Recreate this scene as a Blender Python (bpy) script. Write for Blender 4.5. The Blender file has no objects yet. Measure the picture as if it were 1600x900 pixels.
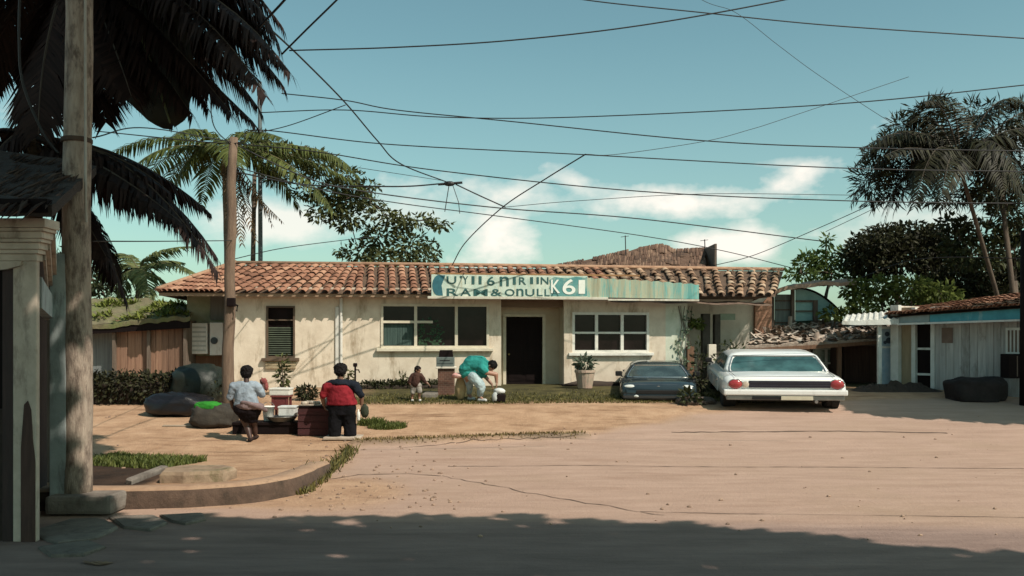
import bpy, bmesh, math, random
from math import sin, cos, pi, radians, sqrt, atan2
from mathutils import Vector, Matrix, noise as mnoise
random.seed(7)
SC = bpy.context.scene
COL = SC.collection
F = 1400.0; HZ = 530.0; CX = 800.0; EYE = 2.15
SUN_AZ = radians(50); SUN_EL = radians(48)       # azimuth from -Y towards +X
SUN = Vector((sin(SUN_AZ)*cos(SUN_EL), -cos(SUN_AZ)*cos(SUN_EL), sin(SUN_EL)))

def sstep(a, b, x):
    t = min(1, max(0, (x-a)/(b-a))); return t*t*(3-2*t)
def P(px, py, Y): return Vector(((px-CX)*Y/F, Y, EYE+(HZ-py)*Y/F))

# ------------------------------------------------------------------ terrain
KERB = [(-14, 11.15), (-6.6, 11.2), (-5, 11.28), (-4.06, 11.42), (-3.4, 11.75), (-3.02, 12.3), (-2.9, 13), (-2.95, 14.5), (-3.05, 17.2)]
RIDGE = [(-3.0, 17.35), (-1.6, 17.6), (0, 17.95), (1.4, 18.2)]
def seg_dist(x, y, pts):
    best = 1e9; sd = 1
    for (ax, ay), (bx, by) in zip(pts, pts[1:]):
        dx, dy = bx-ax, by-ay; L = dx*dx+dy*dy
        t = max(0, min(1, ((x-ax)*dx+(y-ay)*dy)/L))
        qx, qy = ax+t*dx, ay+t*dy; d = (x-qx)**2+(y-qy)**2
        if d < best:
            best = d; sd = 1 if (dx*(y-ay)-dy*(x-ax)) > 0 else -1
    return sqrt(best)*sd
def terrain(x, y):
    z = 0.8*sstep(15, 26, y)
    if y < 19 and x < 2:
        d = seg_dist(x, y, KERB)
        if x < -2 and y < 17.4: z += 0.25*(1-sstep(12.6, 17.2, y))*sstep(0.08, 0.22, d)
        r = abs(seg_dist(x, y, RIDGE)); z += 0.10*(1-sstep(0.05, 0.30, r))
    if 11 < y < 26: z += 0.02*mnoise.noise((x*0.35, y*0.5, 3))*(1 if x < 3 else .5)
    return z
def G(px, py):
    lo, hi = 3.0, 80.0
    Y = 4.0
    while Y < 80:
        p = P(px, py, Y)
        if p.z <= terrain(p.x, p.y): break
        Y += 0.05
    p = P(px, py, Y); p.z = terrain(p.x, p.y); return p

# ------------------------------------------------------------------ materials
MATS = {}
def newmat(name):
    m = bpy.data.materials.new(name); m.use_nodes = True
    nt = m.node_tree; b = nt.nodes['Principled BSDF']
    return m, nt, b
def N(nt, t, **kw):
    n = nt.nodes.new(t)
    for k, v in kw.items():
        if k.startswith('i_'): n.inputs[k[2:].replace('_', ' ')].default_value = v
        else: setattr(n, k, v)
    return n
def ramp(nt, fac, stops):
    r = N(nt, 'ShaderNodeValToRGB'); e = r.color_ramp.elements
    while len(e) < len(stops): e.new(0.5)
    for el, (p, c) in zip(e, stops): el.position = p; el.color = (c[0], c[1], c[2], 1)
    nt.links.new(fac, r.inputs[0]); return r.outputs[0]
def mixc(nt, fac, a, b, mode='MIX'):
    m = N(nt, 'ShaderNodeMix', data_type='RGBA', blend_type=mode)
    for s, v in ((0, fac), (6, a), (7, b)):
        if hasattr(v, 'is_linked') or hasattr(v, 'links'): nt.links.new(v, m.inputs[s])
        elif s == 0: m.inputs[0].default_value = v
        else: m.inputs[s].default_value = (v[0], v[1], v[2], 1)
    return m.outputs[2]
def coords(nt, scale=(1, 1, 1)):
    tc = N(nt, 'ShaderNodeTexCoord'); mp = N(nt, 'ShaderNodeMapping')
    mp.inputs['Scale'].default_value = scale
    nt.links.new(tc.outputs['Object'], mp.inputs[0]); return mp.outputs[0]
def noisef(nt, vec, scale, detail=5, rough=.6):
    n = N(nt, 'ShaderNodeTexNoise'); n.inputs['Scale'].default_value = scale
    n.inputs['Detail'].default_value = detail; n.inputs['Roughness'].default_value = rough
    nt.links.new(vec, n.inputs['Vector']); return n.outputs['Fac']
def mapr(nt, v, a, b, c=0, d=1):
    m = N(nt, 'ShaderNodeMapRange'); m.inputs[1].default_value = a; m.inputs[2].default_value = b
    m.inputs[3].default_value = c; m.inputs[4].default_value = d; nt.links.new(v, m.inputs[0]); return m.outputs[0]
def mth(nt, op, a, b=None):
    m = N(nt, 'ShaderNodeMath', operation=op)
    for i, v in enumerate((a, b)):
        if v is None: continue
        if hasattr(v, 'links'): nt.links.new(v, m.inputs[i])
        else: m.inputs[i].default_value = v
    return m.outputs[0]
def bump(nt, b, h, strength=.4, dist=.02):
    n = N(nt, 'ShaderNodeBump'); n.inputs['Strength'].default_value = strength; n.inputs['Distance'].default_value = dist
    nt.links.new(h, n.inputs['Height']); nt.links.new(n.outputs[0], b.inputs['Normal'])

def M(name, c, c2=None, scale=6, rough=.8, var=.5, bumps=.25, stretch=(1, 1, 1), metal=0, spec=None, dirt=None, dirt_amt=.5, dirt_scale=2.5, dirt_stretch=(1, 1, .35), island=0, coat=0):
    """two-tone noisy surface with optional dirt patches and per-piece variation"""
    if name in MATS: return MATS[name]
    m, nt, b = newmat(name)
    c2 = c2 or tuple(x*.65 for x in c)
    v = coords(nt, stretch)
    f = noisef(nt, v, scale, 6)
    col = ramp(nt, f, [(.5-.25/max(var, .05)*.5, c2), (.5+.25/max(var, .05)*.5, c)])
    if dirt:
        v2 = coords(nt, dirt_stretch)
        d = noisef(nt, v2, dirt_scale, 8, .7)
        dm = mapr(nt, d, .62-.2*dirt_amt, .80-.2*dirt_amt, 0, .85)
        col = mixc(nt, dm, col, dirt)
    if island:
        g = N(nt, 'ShaderNodeNewGeometry')
        k = mapr(nt, g.outputs['Random Per Island'], 0, 1, 1-island, 1+island*.6)
        col = mixc(nt, 1.0, col, k, 'MULTIPLY')
    nt.links.new(col, b.inputs['Base Color'])
    b.inputs['Roughness'].default_value = rough; b.inputs['Metallic'].default_value = metal
    if spec is not None: b.inputs['Specular IOR Level'].default_value = spec
    if coat: b.inputs['Coat Weight'].default_value = coat; b.inputs['Coat Roughness'].default_value = .05
    if bumps:
        fb = noisef(nt, v, scale*4, 6, .7)
        bump(nt, b, fb, bumps, .02)
    MATS[name] = m; return m
def leafmat(name, c, c2, trans=.25, island=.45, rough=.55):
    if name in MATS: return MATS[name]
    m, nt, b = newmat(name)
    g = N(nt, 'ShaderNodeNewGeometry')
    f = noisef(nt, coords(nt), .9, 3)
    mix = mth(nt, 'ADD', mth(nt, 'MULTIPLY', g.outputs['Random Per Island'], .6), mth(nt, 'MULTIPLY', f, .4))
    col = ramp(nt, mix, [(.2, c2), (.8, c)])
    nt.links.new(col, b.inputs['Base Color']); b.inputs['Roughness'].default_value = rough
    b.inputs['Specular IOR Level'].default_value = .15
    if trans:
        t = N(nt, 'ShaderNodeBsdfTranslucent'); nt.links.new(col, t.inputs[0])
        mx = N(nt, 'ShaderNodeMixShader'); mx.inputs[0].default_value = trans
        nt.links.new(b.outputs[0], mx.inputs[1]); nt.links.new(t.outputs[0], mx.inputs[2])
        nt.links.new(mx.outputs[0], nt.nodes['Material Output'].inputs[0])
    MATS[name] = m; return m
def glass(name, c, rough=.06, spec=.8):
    if name in MATS: return MATS[name]
    m, nt, b = newmat(name)
    f = noisef(nt, coords(nt, (1, 1, 1.0)), 2.2, 3)
    col = ramp(nt, f, [(.4, tuple(x*.5 for x in c)), (.65, c)])
    nt.links.new(col, b.inputs['Base Color'])
    b.inputs['Roughness'].default_value = rough; b.inputs['Specular IOR Level'].default_value = spec
    MATS[name] = m; return m

# ------------------------------------------------------------------ mesh builder
class MB:
    def __init__(s, X=None): s.v = []; s.f = []; s.mi = []; s.X = X; s.cur = 0
    def add(s, vs, fs):
        o = len(s.v)
        for p in vs:
            p = Vector(p); s.v.append(s.X @ p if s.X is not None else p)
        for f in fs: s.f.append(tuple(i+o for i in f)); s.mi.append(s.cur)
        return s
    def box(s, a, b):
        (x0, y0, z0), (x1, y1, z1) = a, b
        return s.add([(x0, y0, z0), (x1, y0, z0), (x1, y1, z0), (x0, y1, z0), (x0, y0, z1), (x1, y0, z1), (x1, y1, z1), (x0, y1, z1)],
              [(3, 2, 1, 0), (4, 5, 6, 7), (0, 1, 5, 4), (1, 2, 6, 5), (2, 3, 7, 6), (3, 0, 4, 7)])
    def bbox(s, a, b, bev=.02):
        """box with chamfered vertical and horizontal edges"""
        bm = bmesh.new(); bmesh.ops.create_cube(bm, size=1)
        for v in bm.verts: v.co = Vector([(a[i]+b[i])/2+v.co[i]*(b[i]-a[i]) for i in range(3)])
        bmesh.ops.bevel(bm, geom=list(bm.edges), offset=bev, segments=2, affect='EDGES', profile=.6)
        bm.verts.index_update(); s.add([v.co.copy() for v in bm.verts], [[v.index for v in f.verts] for f in bm.faces]); bm.free(); return s
    def quad(s, a, b, c, d): return s.add([a, b, c, d], [(0, 1, 2, 3)])
    def prism(s, pts, d):
        """closed polygon (3d points) extruded by vector d"""
        n = len(pts); d = Vector(d); pts = [Vector(p) for p in pts]
        return s.add(pts+[p+d for p in pts], [tuple(range(n))[::-1], tuple(range(n, 2*n))]+[(i, (i+1) % n, n+(i+1) % n, n+i) for i in range(n)])
    def tube(s, pts, r, seg=8, cap=True):
        pts = [Vector(p) for p in pts]; n = len(pts)
        rs = r if isinstance(r, (list, tuple)) else [r]*n
        vs = []; fs = []; ref = None
        for i, p in enumerate(pts):
            t = (pts[min(i+1, n-1)]-pts[max(i-1, 0)]).normalized()
            if ref is None: ref = Vector((0, 0, 1)) if abs(t.z) < .9 else Vector((1, 0, 0))
            u = t.cross(ref).normalized(); w = t.cross(u).normalized(); ref = -w if False else ref
            for k in range(seg):
                a = 2*pi*k/seg; vs.append(p+(u*cos(a)+w*sin(a))*rs[i])
        for i in range(n-1):
            for k in range(seg):
                a = i*seg+k; b = i*seg+(k+1) % seg; fs.append((a, b, b+seg, a+seg))
        if cap: fs.append(tuple(range(seg))[::-1]); fs.append(tuple(range((n-1)*seg, n*seg)))
        return s.add(vs, fs)
    def lathe(s, c, prof, seg=20, axis='z'):
        vs = []; fs = []; n = len(prof); c = Vector(c)
        for r, h in prof:
            for k in range(seg):
                a = 2*pi*k/seg
                q = (r*cos(a), r*sin(a), h) if axis == 'z' else (h, r*cos(a), r*sin(a)) if axis == 'x' else (r*cos(a), h, r*sin(a))
                vs.append(c+Vector(q))
        for i in range(n-1):
            for k in range(seg):
                a = i*seg+k; b = i*seg+(k+1) % seg; fs.append((a, b, b+seg, a+seg))
        fs.append(tuple(range(seg))[::-1]); fs.append(tuple(range((n-1)*seg, n*seg)))
        return s.add(vs, fs)
    def blob(s, c, r, seg=14, rings=9, n=0.0, nf=2.0, seed=0, flat=None):
        c = Vector(c); r = Vector(r) if not isinstance(r, (int, float)) else Vector((r, r, r))
        vs = []; fs = []
        for i in range(rings+1):
            th = pi*i/rings
            for k in range(seg):
                a = 2*pi*k/seg; d = Vector((sin(th)*cos(a), sin(th)*sin(a), cos(th)))
                q = 1+n*mnoise.noise(d*nf+Vector((seed*3.7, seed, 0)))
                p = Vector((d.x*r.x, d.y*r.y, d.z*r.z))*q
                if flat is not None: p.z = max(p.z, flat)
                vs.append(c+p)
        for i in range(rings):
            for k in range(seg):
                a = i*seg+k; b = i*seg+(k+1) % seg; fs.append((a, b, b+seg, a+seg))
        return s.add(vs, fs)
    def build(s, name, mats, parent=None, smooth=False, label=None, bevel=0):
        me = bpy.data.meshes.new(name)
        off = Vector((0, 0, 0))
        if parent is not None: off = world_loc(parent)
        me.from_pydata([v-off for v in s.v], [], s.f)
        if not isinstance(mats, (list, tuple)): mats = [mats]
        for m in mats: me.materials.append(m)
        for p, i in zip(me.polygons, s.mi): p.material_index = i; p.use_smooth = smooth
        me.validate(); me.update()
        o = bpy.data.objects.new(name, me); COL.objects.link(o)
        if parent is not None: o.parent = parent; LOC[o.name] = off.copy()
        else:
            LOC[o.name] = Vector((0, 0, 0))
        if label: o['label'] = label
        if bevel:
            b = o.modifiers.new('edge', 'BEVEL'); b.width = bevel; b.segments = 2; b.limit_method = 'ANGLE'
        return o
LOC = {}
def world_loc(o): return LOC.get(o.name, Vector(o.location))
def tag(o, label, cat, group=None, kind=None):
    if label: o['label'] = label
    if cat: o['category'] = cat
    if group: o['group'] = group
    if kind: o['kind'] = kind
    return o
def thing(name, label, cat, loc, group=None):
    o = bpy.data.objects.new(name, None); COL.objects.link(o); o.location = loc; o.empty_display_size = .2
    LOC[o.name] = Vector(loc); return tag(o, label, cat, group)
def recentre(o):
    """give a single-mesh thing an origin at its own base"""
    me = o.data; xs = [v.co for v in me.vertices]
    c = Vector((sum(v.x for v in xs)/len(xs), sum(v.y for v in xs)/len(xs), min(v.z for v in xs)))
    for v in me.vertices: v.co -= c
    o.location = c; LOC[o.name] = c; return o
def solo(mb, name, mats, label, cat, group=None, smooth=False, bevel=0):
    o = mb.build(name, mats, None, smooth, None, bevel); recentre(o); return tag(o, label, cat, group)
def struct(mb, name, mats, smooth=False):
    o = mb.build(name, mats, None, smooth); o['kind'] = 'structure'; return o
def stuff(mb, name, mats, label=None, cat=None):
    o = mb.build(name, mats); o['kind'] = 'stuff'
    return tag(o, label, cat)

# ------------------------------------------------------------------ vegetation helpers
rnd = random.random
def ru(a, b): return a+(b-a)*rnd()
def leaf(mb, p, d, n, L, W):
    """bent diamond leaf at p along d, normal n"""
    d = d.normalized(); w = d.cross(n)
    if w.length < 1e-4: w = d.cross(Vector((1, 0, 0)))
    w.normalize(); nn = w.cross(d).normalized()
    mb.add([p, p+d*L*.5+w*W*.5-nn*L*.04, p+d*L-nn*L*.18, p+d*L*.5-w*W*.5-nn*L*.04], [(0, 1, 2), (0, 2, 3)])
def rvec():
    while True:
        v = Vector((ru(-1, 1), ru(-1, 1), ru(-1, 1)))
        if .05 < v.length < 1: return v.normalized()
def clump(mb, c, r, n, L, W, up=.35):
    c = Vector(c)
    r = Vector(r) if not isinstance(r, (int, float)) else Vector((r, r, r))
    for _ in range(n):
        d = rvec(); k = rnd()**.45
        p = c+Vector((d.x*r.x, d.y*r.y, d.z*r.z))*k
        dr = (d+rvec()*.8+Vector((0, 0, -.25))).normalized()
        nn = (Vector((0, 0, 1))*up+rvec()).normalized()
        leaf(mb, p, dr, nn, L*ru(.7, 1.3), W*ru(.7, 1.3))
def qbez(a, b, c, t): return a*(1-t)**2+b*2*t*(1-t)+c*t*t
def frond(mb, a, b, c, n=46, ll=.7, lw=.05, hang=.5, fwd=.55, rr=.03, start=.12, jit=.15):
    a, b, c = Vector(a), Vector(b), Vector(c)
    mb.cur = 1
    mb.tube([qbez(a, b, c, i/10) for i in range(11)], [rr*(1-.085*i) for i in range(11)], 5)
    mb.cur = 0
    for i in range(n):
        t = start+(1-start)*i/(n-1)
        p = qbez(a, b, c, t); tg = ((b-a)*(1-t)+(c-b)*t).normalized()
        s = tg.cross(Vector((0, 0, 1)))
        if s.length < .05: s = Vector((1, 0, 0))
        s.normalize()
        L = ll*(sin(pi*min(1, .12+.88*t))**.55 if t < .97 else .35)*ru(.8, 1.1)
        for sd in (-1, 1):
            if rnd() < .05: continue
            d = (s*sd+tg*(fwd+ru(-jit, jit))+Vector((0, 0, -hang*.35+ru(-jit, jit)))).normalized()
            d2 = (d+Vector((0, 0, -hang*ru(.7, 1.3)))).normalized()
            q1 = p+d*L*.45; q2 = q1+d2*L*.55
            w = tg.cross(d).cross(d).normalized()*lw*.5
            mb.add([p-w*.5, p+w*.5, q1-w, q1+w, q2], [(0, 1, 3, 2), (2, 3, 4)])
# ------------------------------------------------------------------ camera, sun, sky
cam = bpy.data.cameras.new('camera'); cam.sensor_width = 36; cam.lens = 36*F/1600; cam.shift_y = (HZ-450)/1600
cam.clip_start = .05; cam.clip_end = 2000
co = bpy.data.objects.new('camera', cam); COL.objects.link(co); co.location = (0, 0, EYE); co.rotation_euler = (pi/2, 0, 0); SC.camera = co
sl = bpy.data.lights.new('sun', 'SUN'); sl.energy = 5.0; sl.angle = radians(.5); sl.color = (1, .90, .775)
so = bpy.data.objects.new('sun', sl); COL.objects.link(so); so.rotation_euler = SUN.to_track_quat('Z', 'Y').to_euler(); so.location = (20, -20, 30)
W = bpy.data.worlds.new('World'); SC.world = W; W.use_nodes = True
nt = W.node_tree; bg = nt.nodes['Background']
sky = N(nt, 'ShaderNodeTexSky', sky_type='NISHITA'); sky.sun_disc = False; sky.sun_elevation = SUN_EL
sky.sun_rotation = atan2(SUN.x, SUN.y); sky.air_density = 1.0; sky.dust_density = 1.2; sky.ozone_density = 1.0
tint = mixc(nt, 1.0, sky.outputs[0], (1.12, 1.42, 1.06), 'MULTIPLY')
tc = N(nt, 'ShaderNodeTexCoord'); sx = N(nt, 'ShaderNodeSeparateXYZ'); nt.links.new(tc.outputs['Generated'], sx.inputs[0])
az = mth(nt, 'ARCTAN2', sx.outputs[0], sx.outputs[1]); el = mth(nt, 'ARCSINE', sx.outputs[2])
cmb = N(nt, 'ShaderNodeCombineXYZ'); nt.links.new(az, cmb.inputs[0]); nt.links.new(mth(nt, 'MULTIPLY', el, 1.6), cmb.inputs[1])
n1 = noisef(nt, cmb.outputs[0], 9, 9, .55); n2 = noisef(nt, cmb.outputs[0], 30, 6, .6)
def cloud(px, py, sa, se, slope=0, amt=1.0):
    a0 = math.atan((px-CX)/F); e0 = math.atan((HZ-py)/F*cos(a0))
    da = mth(nt, 'SUBTRACT', az, a0); de = mth(nt, 'SUBTRACT', mth(nt, 'SUBTRACT', el, e0), mth(nt, 'MULTIPLY', da, slope))
    d = mth(nt, 'SQRT', mth(nt, 'ADD', mth(nt, 'POWER', mth(nt, 'ABSOLUTE', mth(nt, 'DIVIDE', da, sa)), 2.0), mth(nt, 'POWER', mth(nt, 'ABSOLUTE', mth(nt, 'DIVIDE', de, se)), 2.0)))
    v = mth(nt, 'SUBTRACT', 1.0, d)
    v = mth(nt, 'ADD', v, mth(nt, 'MULTIPLY', mth(nt, 'SUBTRACT', n1, .5), 3.2))
    v = mth(nt, 'ADD', v, mth(nt, 'MULTIPLY', mth(nt, 'SUBTRACT', n2, .5), .9))
    return mapr(nt, v, .05, .95, 0, amt)
cl = None
for args in [(1075, 316, .14, .022, .05, 1.0), (1225, 285, .060, .024, .35, 1.0), (905, 288, .045, .018, -.2, .8), (790, 310, .12, .028, 0, .75), (770, 375, .055, .060, 0, 1.0),
             (440, 345, .10, .028, 0, .75), (1150, 385, .11, .026, .1, .95), (1400, 350, .12, .03, .2, .5), (640, 335, .15, .03, 0, .45), (1235, 255, .05, .008, 0, .45),
             (-900, 100, .35, .09, 0, .9), (2600, 150, .4, .08, 0, .9), (800, -1900, .5, .12, .2, .6)]:
    k = cloud(*args); cl = k if cl is None else mth(nt, 'MAXIMUM', cl, k)
bright = N(nt, 'ShaderNodeRGB'); bright.outputs[0].default_value = (10.5, 9.8, 8.8, 1)
hz = mapr(nt, el, 0.0, .32, .30, 0)                    # pale band towards the horizon
tint2 = mixc(nt, hz, tint, (3.6, 4.9, 5.5))
skyc = mixc(nt, cl, tint2, bright.outputs[0])
nt.links.new(skyc, bg.inputs[0]); bg.inputs[1].default_value = .105
vs = SC.view_settings; vs.view_transform = 'Standard'; vs.look = 'None'; vs.exposure = 0; vs.gamma = 1; vs.use_curve_mapping = False
SC.cycles.max_bounces = 6; SC.cycles.diffuse_bounces = 3; SC.cycles.transparent_max_bounces = 8
SC.cycles.use_denoising = True

# ------------------------------------------------------------------ ground sheet
def axis(lo, hi, a, b, fine, grow=1.25):
    xs = [a+i*fine for i in range(int(round((b-a)/fine))+1)]
    s = fine; x = xs[-1]
    while x < hi: s *= grow; x += s; xs.append(x)
    s = fine; x = xs[0]
    while x > lo: s *= grow; x -= s; xs.insert(0, x)
    return xs
gx = axis(-400, 400, -11, 14, .11); gy = axis(-150, 900, 7.5, 27, .11)
gv = [(x, y, terrain(x, y)) for y in gy for x in gx]
nx = len(gx)
gf = [(j*nx+i, j*nx+i+1, (j+1)*nx+i+1, (j+1)*nx+i) for j in range(len(gy)-1) for i in range(nx-1)]
me = bpy.data.meshes.new('ground'); me.from_pydata(gv, [], gf)
ca = me.attributes.new('paved', 'FLOAT', 'POINT'); cg = me.attributes.new('mossy', 'FLOAT', 'POINT'); cd = me.attributes.new('loose', 'FLOAT', 'POINT'); cp = me.attributes.new('apron', 'FLOAT', 'POINT')  # apron: foreground shade painted into the paving; loose: darker patch near the pole
ca, cg, cd, cp = [me.attributes[k] for k in ('paved', 'mossy', 'loose', 'apron')]  # apron: painted foreground shade; loose: darker patch near the pole
EDGE = KERB[4:]+[(-2.2, 17.5), (-1.0, 17.75), (1.4, 18.3), (3.5, 20.0), (5.0, 21.2), (8, 22.6), (30, 25.0)]
for i, (x, y, z) in enumerate(gv):
    pv = 0.0; gm = 0.0; dark_s = 0.0; shade_tone = 0.0
    if -60 < x < 60 and -30 < y < 60:
        w = .35*mnoise.noise((x*.5, y*.5, 1))+.12*mnoise.noise((x*2, y*2, 5))
        d = seg_dist(x, y, EDGE) if y > 11.6 and x > -4 else (11.45-y)*-1 if x < -3 else -3
        pv = 1-sstep(-.35, .25, d+w)
        if y < 11.3: pv = 1.0
        q = sqrt(((x+2.6)/1.5)**2+((y-12.6)/1.6)**2); pv *= 1-.85*(1-sstep(.5, 1.0, q+w*.6))      # sand spilt at the kerb's foot
        if y < 13: shade_tone = 1-sstep(10.2, 10.9, y+.15*w+.10*max(0, x-1.5))  # paving painted darker where the foreground shade falls
        if 11.3 < y < 15 and x < -3.8: dark_s = 1-sstep(.80, 1.05, sqrt(((x+5.75-.35*(12.8-y))/.95)**2+((y-12.7)/1.45)**2)+w*.4)  # darker oval patch of ground beside the pole base
        gm = sstep(21.9, 22.6, y+w*.7-.04*x)*(1-sstep(7, 9, x))*sstep(-4.6, -3.6, x+w)
        gm = max(gm, sstep(24.5, 26, y))
        r = abs(seg_dist(x, y, RIDGE)) if 16 < y < 20 and -5 < x < 4 else 9
        gm = max(gm, .55*(1-sstep(.05, .25, r+w*.3)))
    ca.data[i].value = pv; cg.data[i].value = gm; cd.data[i].value = dark_s; cp.data[i].value = shade_tone
for p in me.polygons: p.use_smooth = True
m, nt, b = newmat('earth_and_paving')
v = coords(nt)
def at(name): a = N(nt, 'ShaderNodeAttribute'); a.attribute_name = name; return a.outputs['Fac']
big = noisef(nt, v, .28, 5, .6); mid = noisef(nt, v, 1.7, 7, .65); fine = noisef(nt, v, 22, 5, .7); grit = noisef(nt, v, 90, 3, .7)
vst = coords(nt, (.5, 2.2, 1)); streak = noisef(nt, vst, 1.4, 8, .65)
dirt = ramp(nt, mid, [(.30, (.31, .185, .110)), (.5, (.43, .270, .170)), (.72, (.52, .345, .225))])
dirt = mixc(nt, mapr(nt, streak, .54, .68, 0, .75), dirt, (.19, .105, .06))
dirt = mixc(nt, mapr(nt, fine, .60, .75, 0, .45), dirt, (.19, .115, .07))
road = ramp(nt, streak, [(.3, (.33, .222, .170)), (.5, (.385, .264, .205)), (.7, (.435, .302, .238))])
road = mixc(nt, mapr(nt, big, .52, .70, 0, .5), road, (.32, .225, .155))
road = mixc(nt, mapr(nt, grit, .56, .74, 0, .5), road, (.17, .12, .095))
road = mixc(nt, mapr(nt, noisef(nt, coords(nt, (.25, .9, 1)), 1.1, 7, .7), .56, .66, 0, .55), road, (.29, .185, .135))
road = mixc(nt, mapr(nt, noisef(nt, coords(nt), 5.5, 6, .75), .62, .72, 0, .5), road, (.24, .155, .115))
road = mixc(nt, mapr(nt, mid, .62, .70, 0, .35), road, (.40, .30, .22))
grs = ramp(nt, mid, [(.35, (.040, .036, .016)), (.6, (.095, .082, .033)), (.75, (.20, .145, .07))])
road = mixc(nt, at('apron'), road, ramp(nt, streak, [(.3, (.19, .130, .110)), (.7, (.31, .22, .185))]))  # shade toned into the road colour up to the shadow edge
col = mixc(nt, at('paved'), dirt, road); col = mixc(nt, at('loose'), col, ramp(nt, mid, [(.35, (.028, .018, .013)), (.7, (.075, .045, .03))])); col = mixc(nt, at('mossy'), col, grs)  # loose: darker patch near the pole
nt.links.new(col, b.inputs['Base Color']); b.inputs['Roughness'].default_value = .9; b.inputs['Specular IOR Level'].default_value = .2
h = mth(nt, 'ADD', mth(nt, 'MULTIPLY', fine, .6), mth(nt, 'MULTIPLY', mid, 1.2))
bs = N(nt, 'ShaderNodeBump'); bs.inputs['Distance'].default_value = .05
nt.links.new(mapr(nt, at('paved'), 0, 1, 1.0, .5), bs.inputs['Strength']); nt.links.new(h, bs.inputs['Height']); nt.links.new(bs.outputs[0], b.inputs['Normal'])
me.materials.append(m)
go = bpy.data.objects.new('ground', me); COL.objects.link(go); go['kind'] = 'structure'

# kerb: lumpy poured-concrete edging following the curve
def resample(pts, step):
    out = []
    for (ax, ay), (bx, by) in zip(pts, pts[1:]):
        n = max(1, int(sqrt((bx-ax)**2+(by-ay)**2)/step))
        out += [(ax+(bx-ax)*i/n, ay+(by-ay)*i/n) for i in range(n)]
    return out+[pts[-1]]
kp = resample(KERB[1:8], .12)
for _ in range(3): kp = [kp[0]]+[((a[0]+2*b_[0]+c[0])/4, (a[1]+2*b_[1]+c[1])/4) for a, b_, c in zip(kp, kp[1:], kp[2:])]+[kp[-1]]
mb = MB(); rings = []
for i, (x, y) in enumerate(kp):
    a = kp[max(0, i-1)]; c = kp[min(len(kp)-1, i+1)]
    t = Vector((c[0]-a[0], c[1]-a[1], 0)).normalized(); n = Vector((-t.y, t.x, 0))
    top = .25*(1-sstep(12.6, 17.2, y))+.015; k = mnoise.noise((x*3, y*3, 0))*.02
    wd = .30+.05*mnoise.noise((x*1.3, y*1.3, 4))
    prof = [(-.05+k*1.4, -.08), (-.025+k, top*.45), (0+k, top-.035), (.035+k, top), (wd*.5, top+.006+k*.4), (wd, top-.002), (wd+.06, top-.05)]
    rings.append([Vector((x, y, 0))+n*pn+Vector((0, 0, pz)) for pn, pz in prof])
vs_ = [q for r in rings for q in r]; L = 7
mb.add(vs_, [(i*L+j, (i+1)*L+j, (i+1)*L+j+1, i*L+j+1) for i in range(len(rings)-1) for j in range(L-1)])
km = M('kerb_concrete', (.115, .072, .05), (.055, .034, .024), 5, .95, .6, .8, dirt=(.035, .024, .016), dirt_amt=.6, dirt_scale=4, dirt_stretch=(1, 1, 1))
nring = len(rings)-1
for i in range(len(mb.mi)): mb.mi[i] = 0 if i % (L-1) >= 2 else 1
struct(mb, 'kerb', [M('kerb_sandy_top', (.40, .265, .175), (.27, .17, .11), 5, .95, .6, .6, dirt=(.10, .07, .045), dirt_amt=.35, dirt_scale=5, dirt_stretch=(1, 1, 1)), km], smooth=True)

# joints and cracks in the paving
def crack(name, pts, w, jitter=.03):
    g = [G(*p) for p in pts]; line = []
    for a, c in zip(g, g[1:]):
        n = max(2, int((c-a).length/.15)); line += [a.lerp(c, i/n) for i in range(n)]
    line.append(g[-1]); vs = []
    for i, p in enumerate(line):
        a = line[max(0, i-1)]; c = line[min(len(line)-1, i+1)]
        t = (c-a).normalized(); n = Vector((-t.y, t.x, 0)); j = ru(-jitter, jitter); ww = w*ru(.3, 1.2)
        for s in (-1, 1):
            q = p+n*(j+s*ww); q.z = terrain(q.x, q.y)+.006; vs.append(q)
    mb = MB(); mb.add(vs, [(2*i, 2*i+1, 2*i+3, 2*i+2) for i in range(len(line)-1)])
    struct(mb, name, M('crack_dirt', (.13, .085, .06), (.07, .045, .03), 8, .95, .5, .2))
crack('road_crack', [(480, 743), (560, 742), (640, 741), (690, 744)], .018)
crack('road_crack', [(690, 744), (760, 757), (860, 778), (950, 792), (1040, 806)], .012, .05)
crack('road_joint', [(700, 729), (900, 728), (1200, 730), (1600, 733)], .016, .015)
crack('road_joint', [(1050, 676), (1300, 674), (1480, 677)], .04, .03)
crack('road_joint', [(620, 700), (740, 690), (905, 683)], .012, .03)
crack('road_joint', [(1000, 800), (1300, 806), (1600, 809)], .010, .02)
mb = MB()
for _ in range(240):                                   # gravel grit strewn over the lot
    if rnd() < .6: p = G(ru(470, 720), ru(690, 800))
    else: p = G(ru(150, 1560), ru(650, 850))
    r = ru(.008, .03); mb.blob(p+Vector((0, 0, r*.3)), (r*ru(.8, 1.5), r, r*.7), 6, 4, .3, 2, rnd()*50)
stuff(mb, 'gravel', M('gravel_stone', (.36, .25, .18), (.24, .16, .12), 9, .95, .6, .3, island=.3), 'loose grit and pebbles strewn over the dirt and paving')

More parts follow.
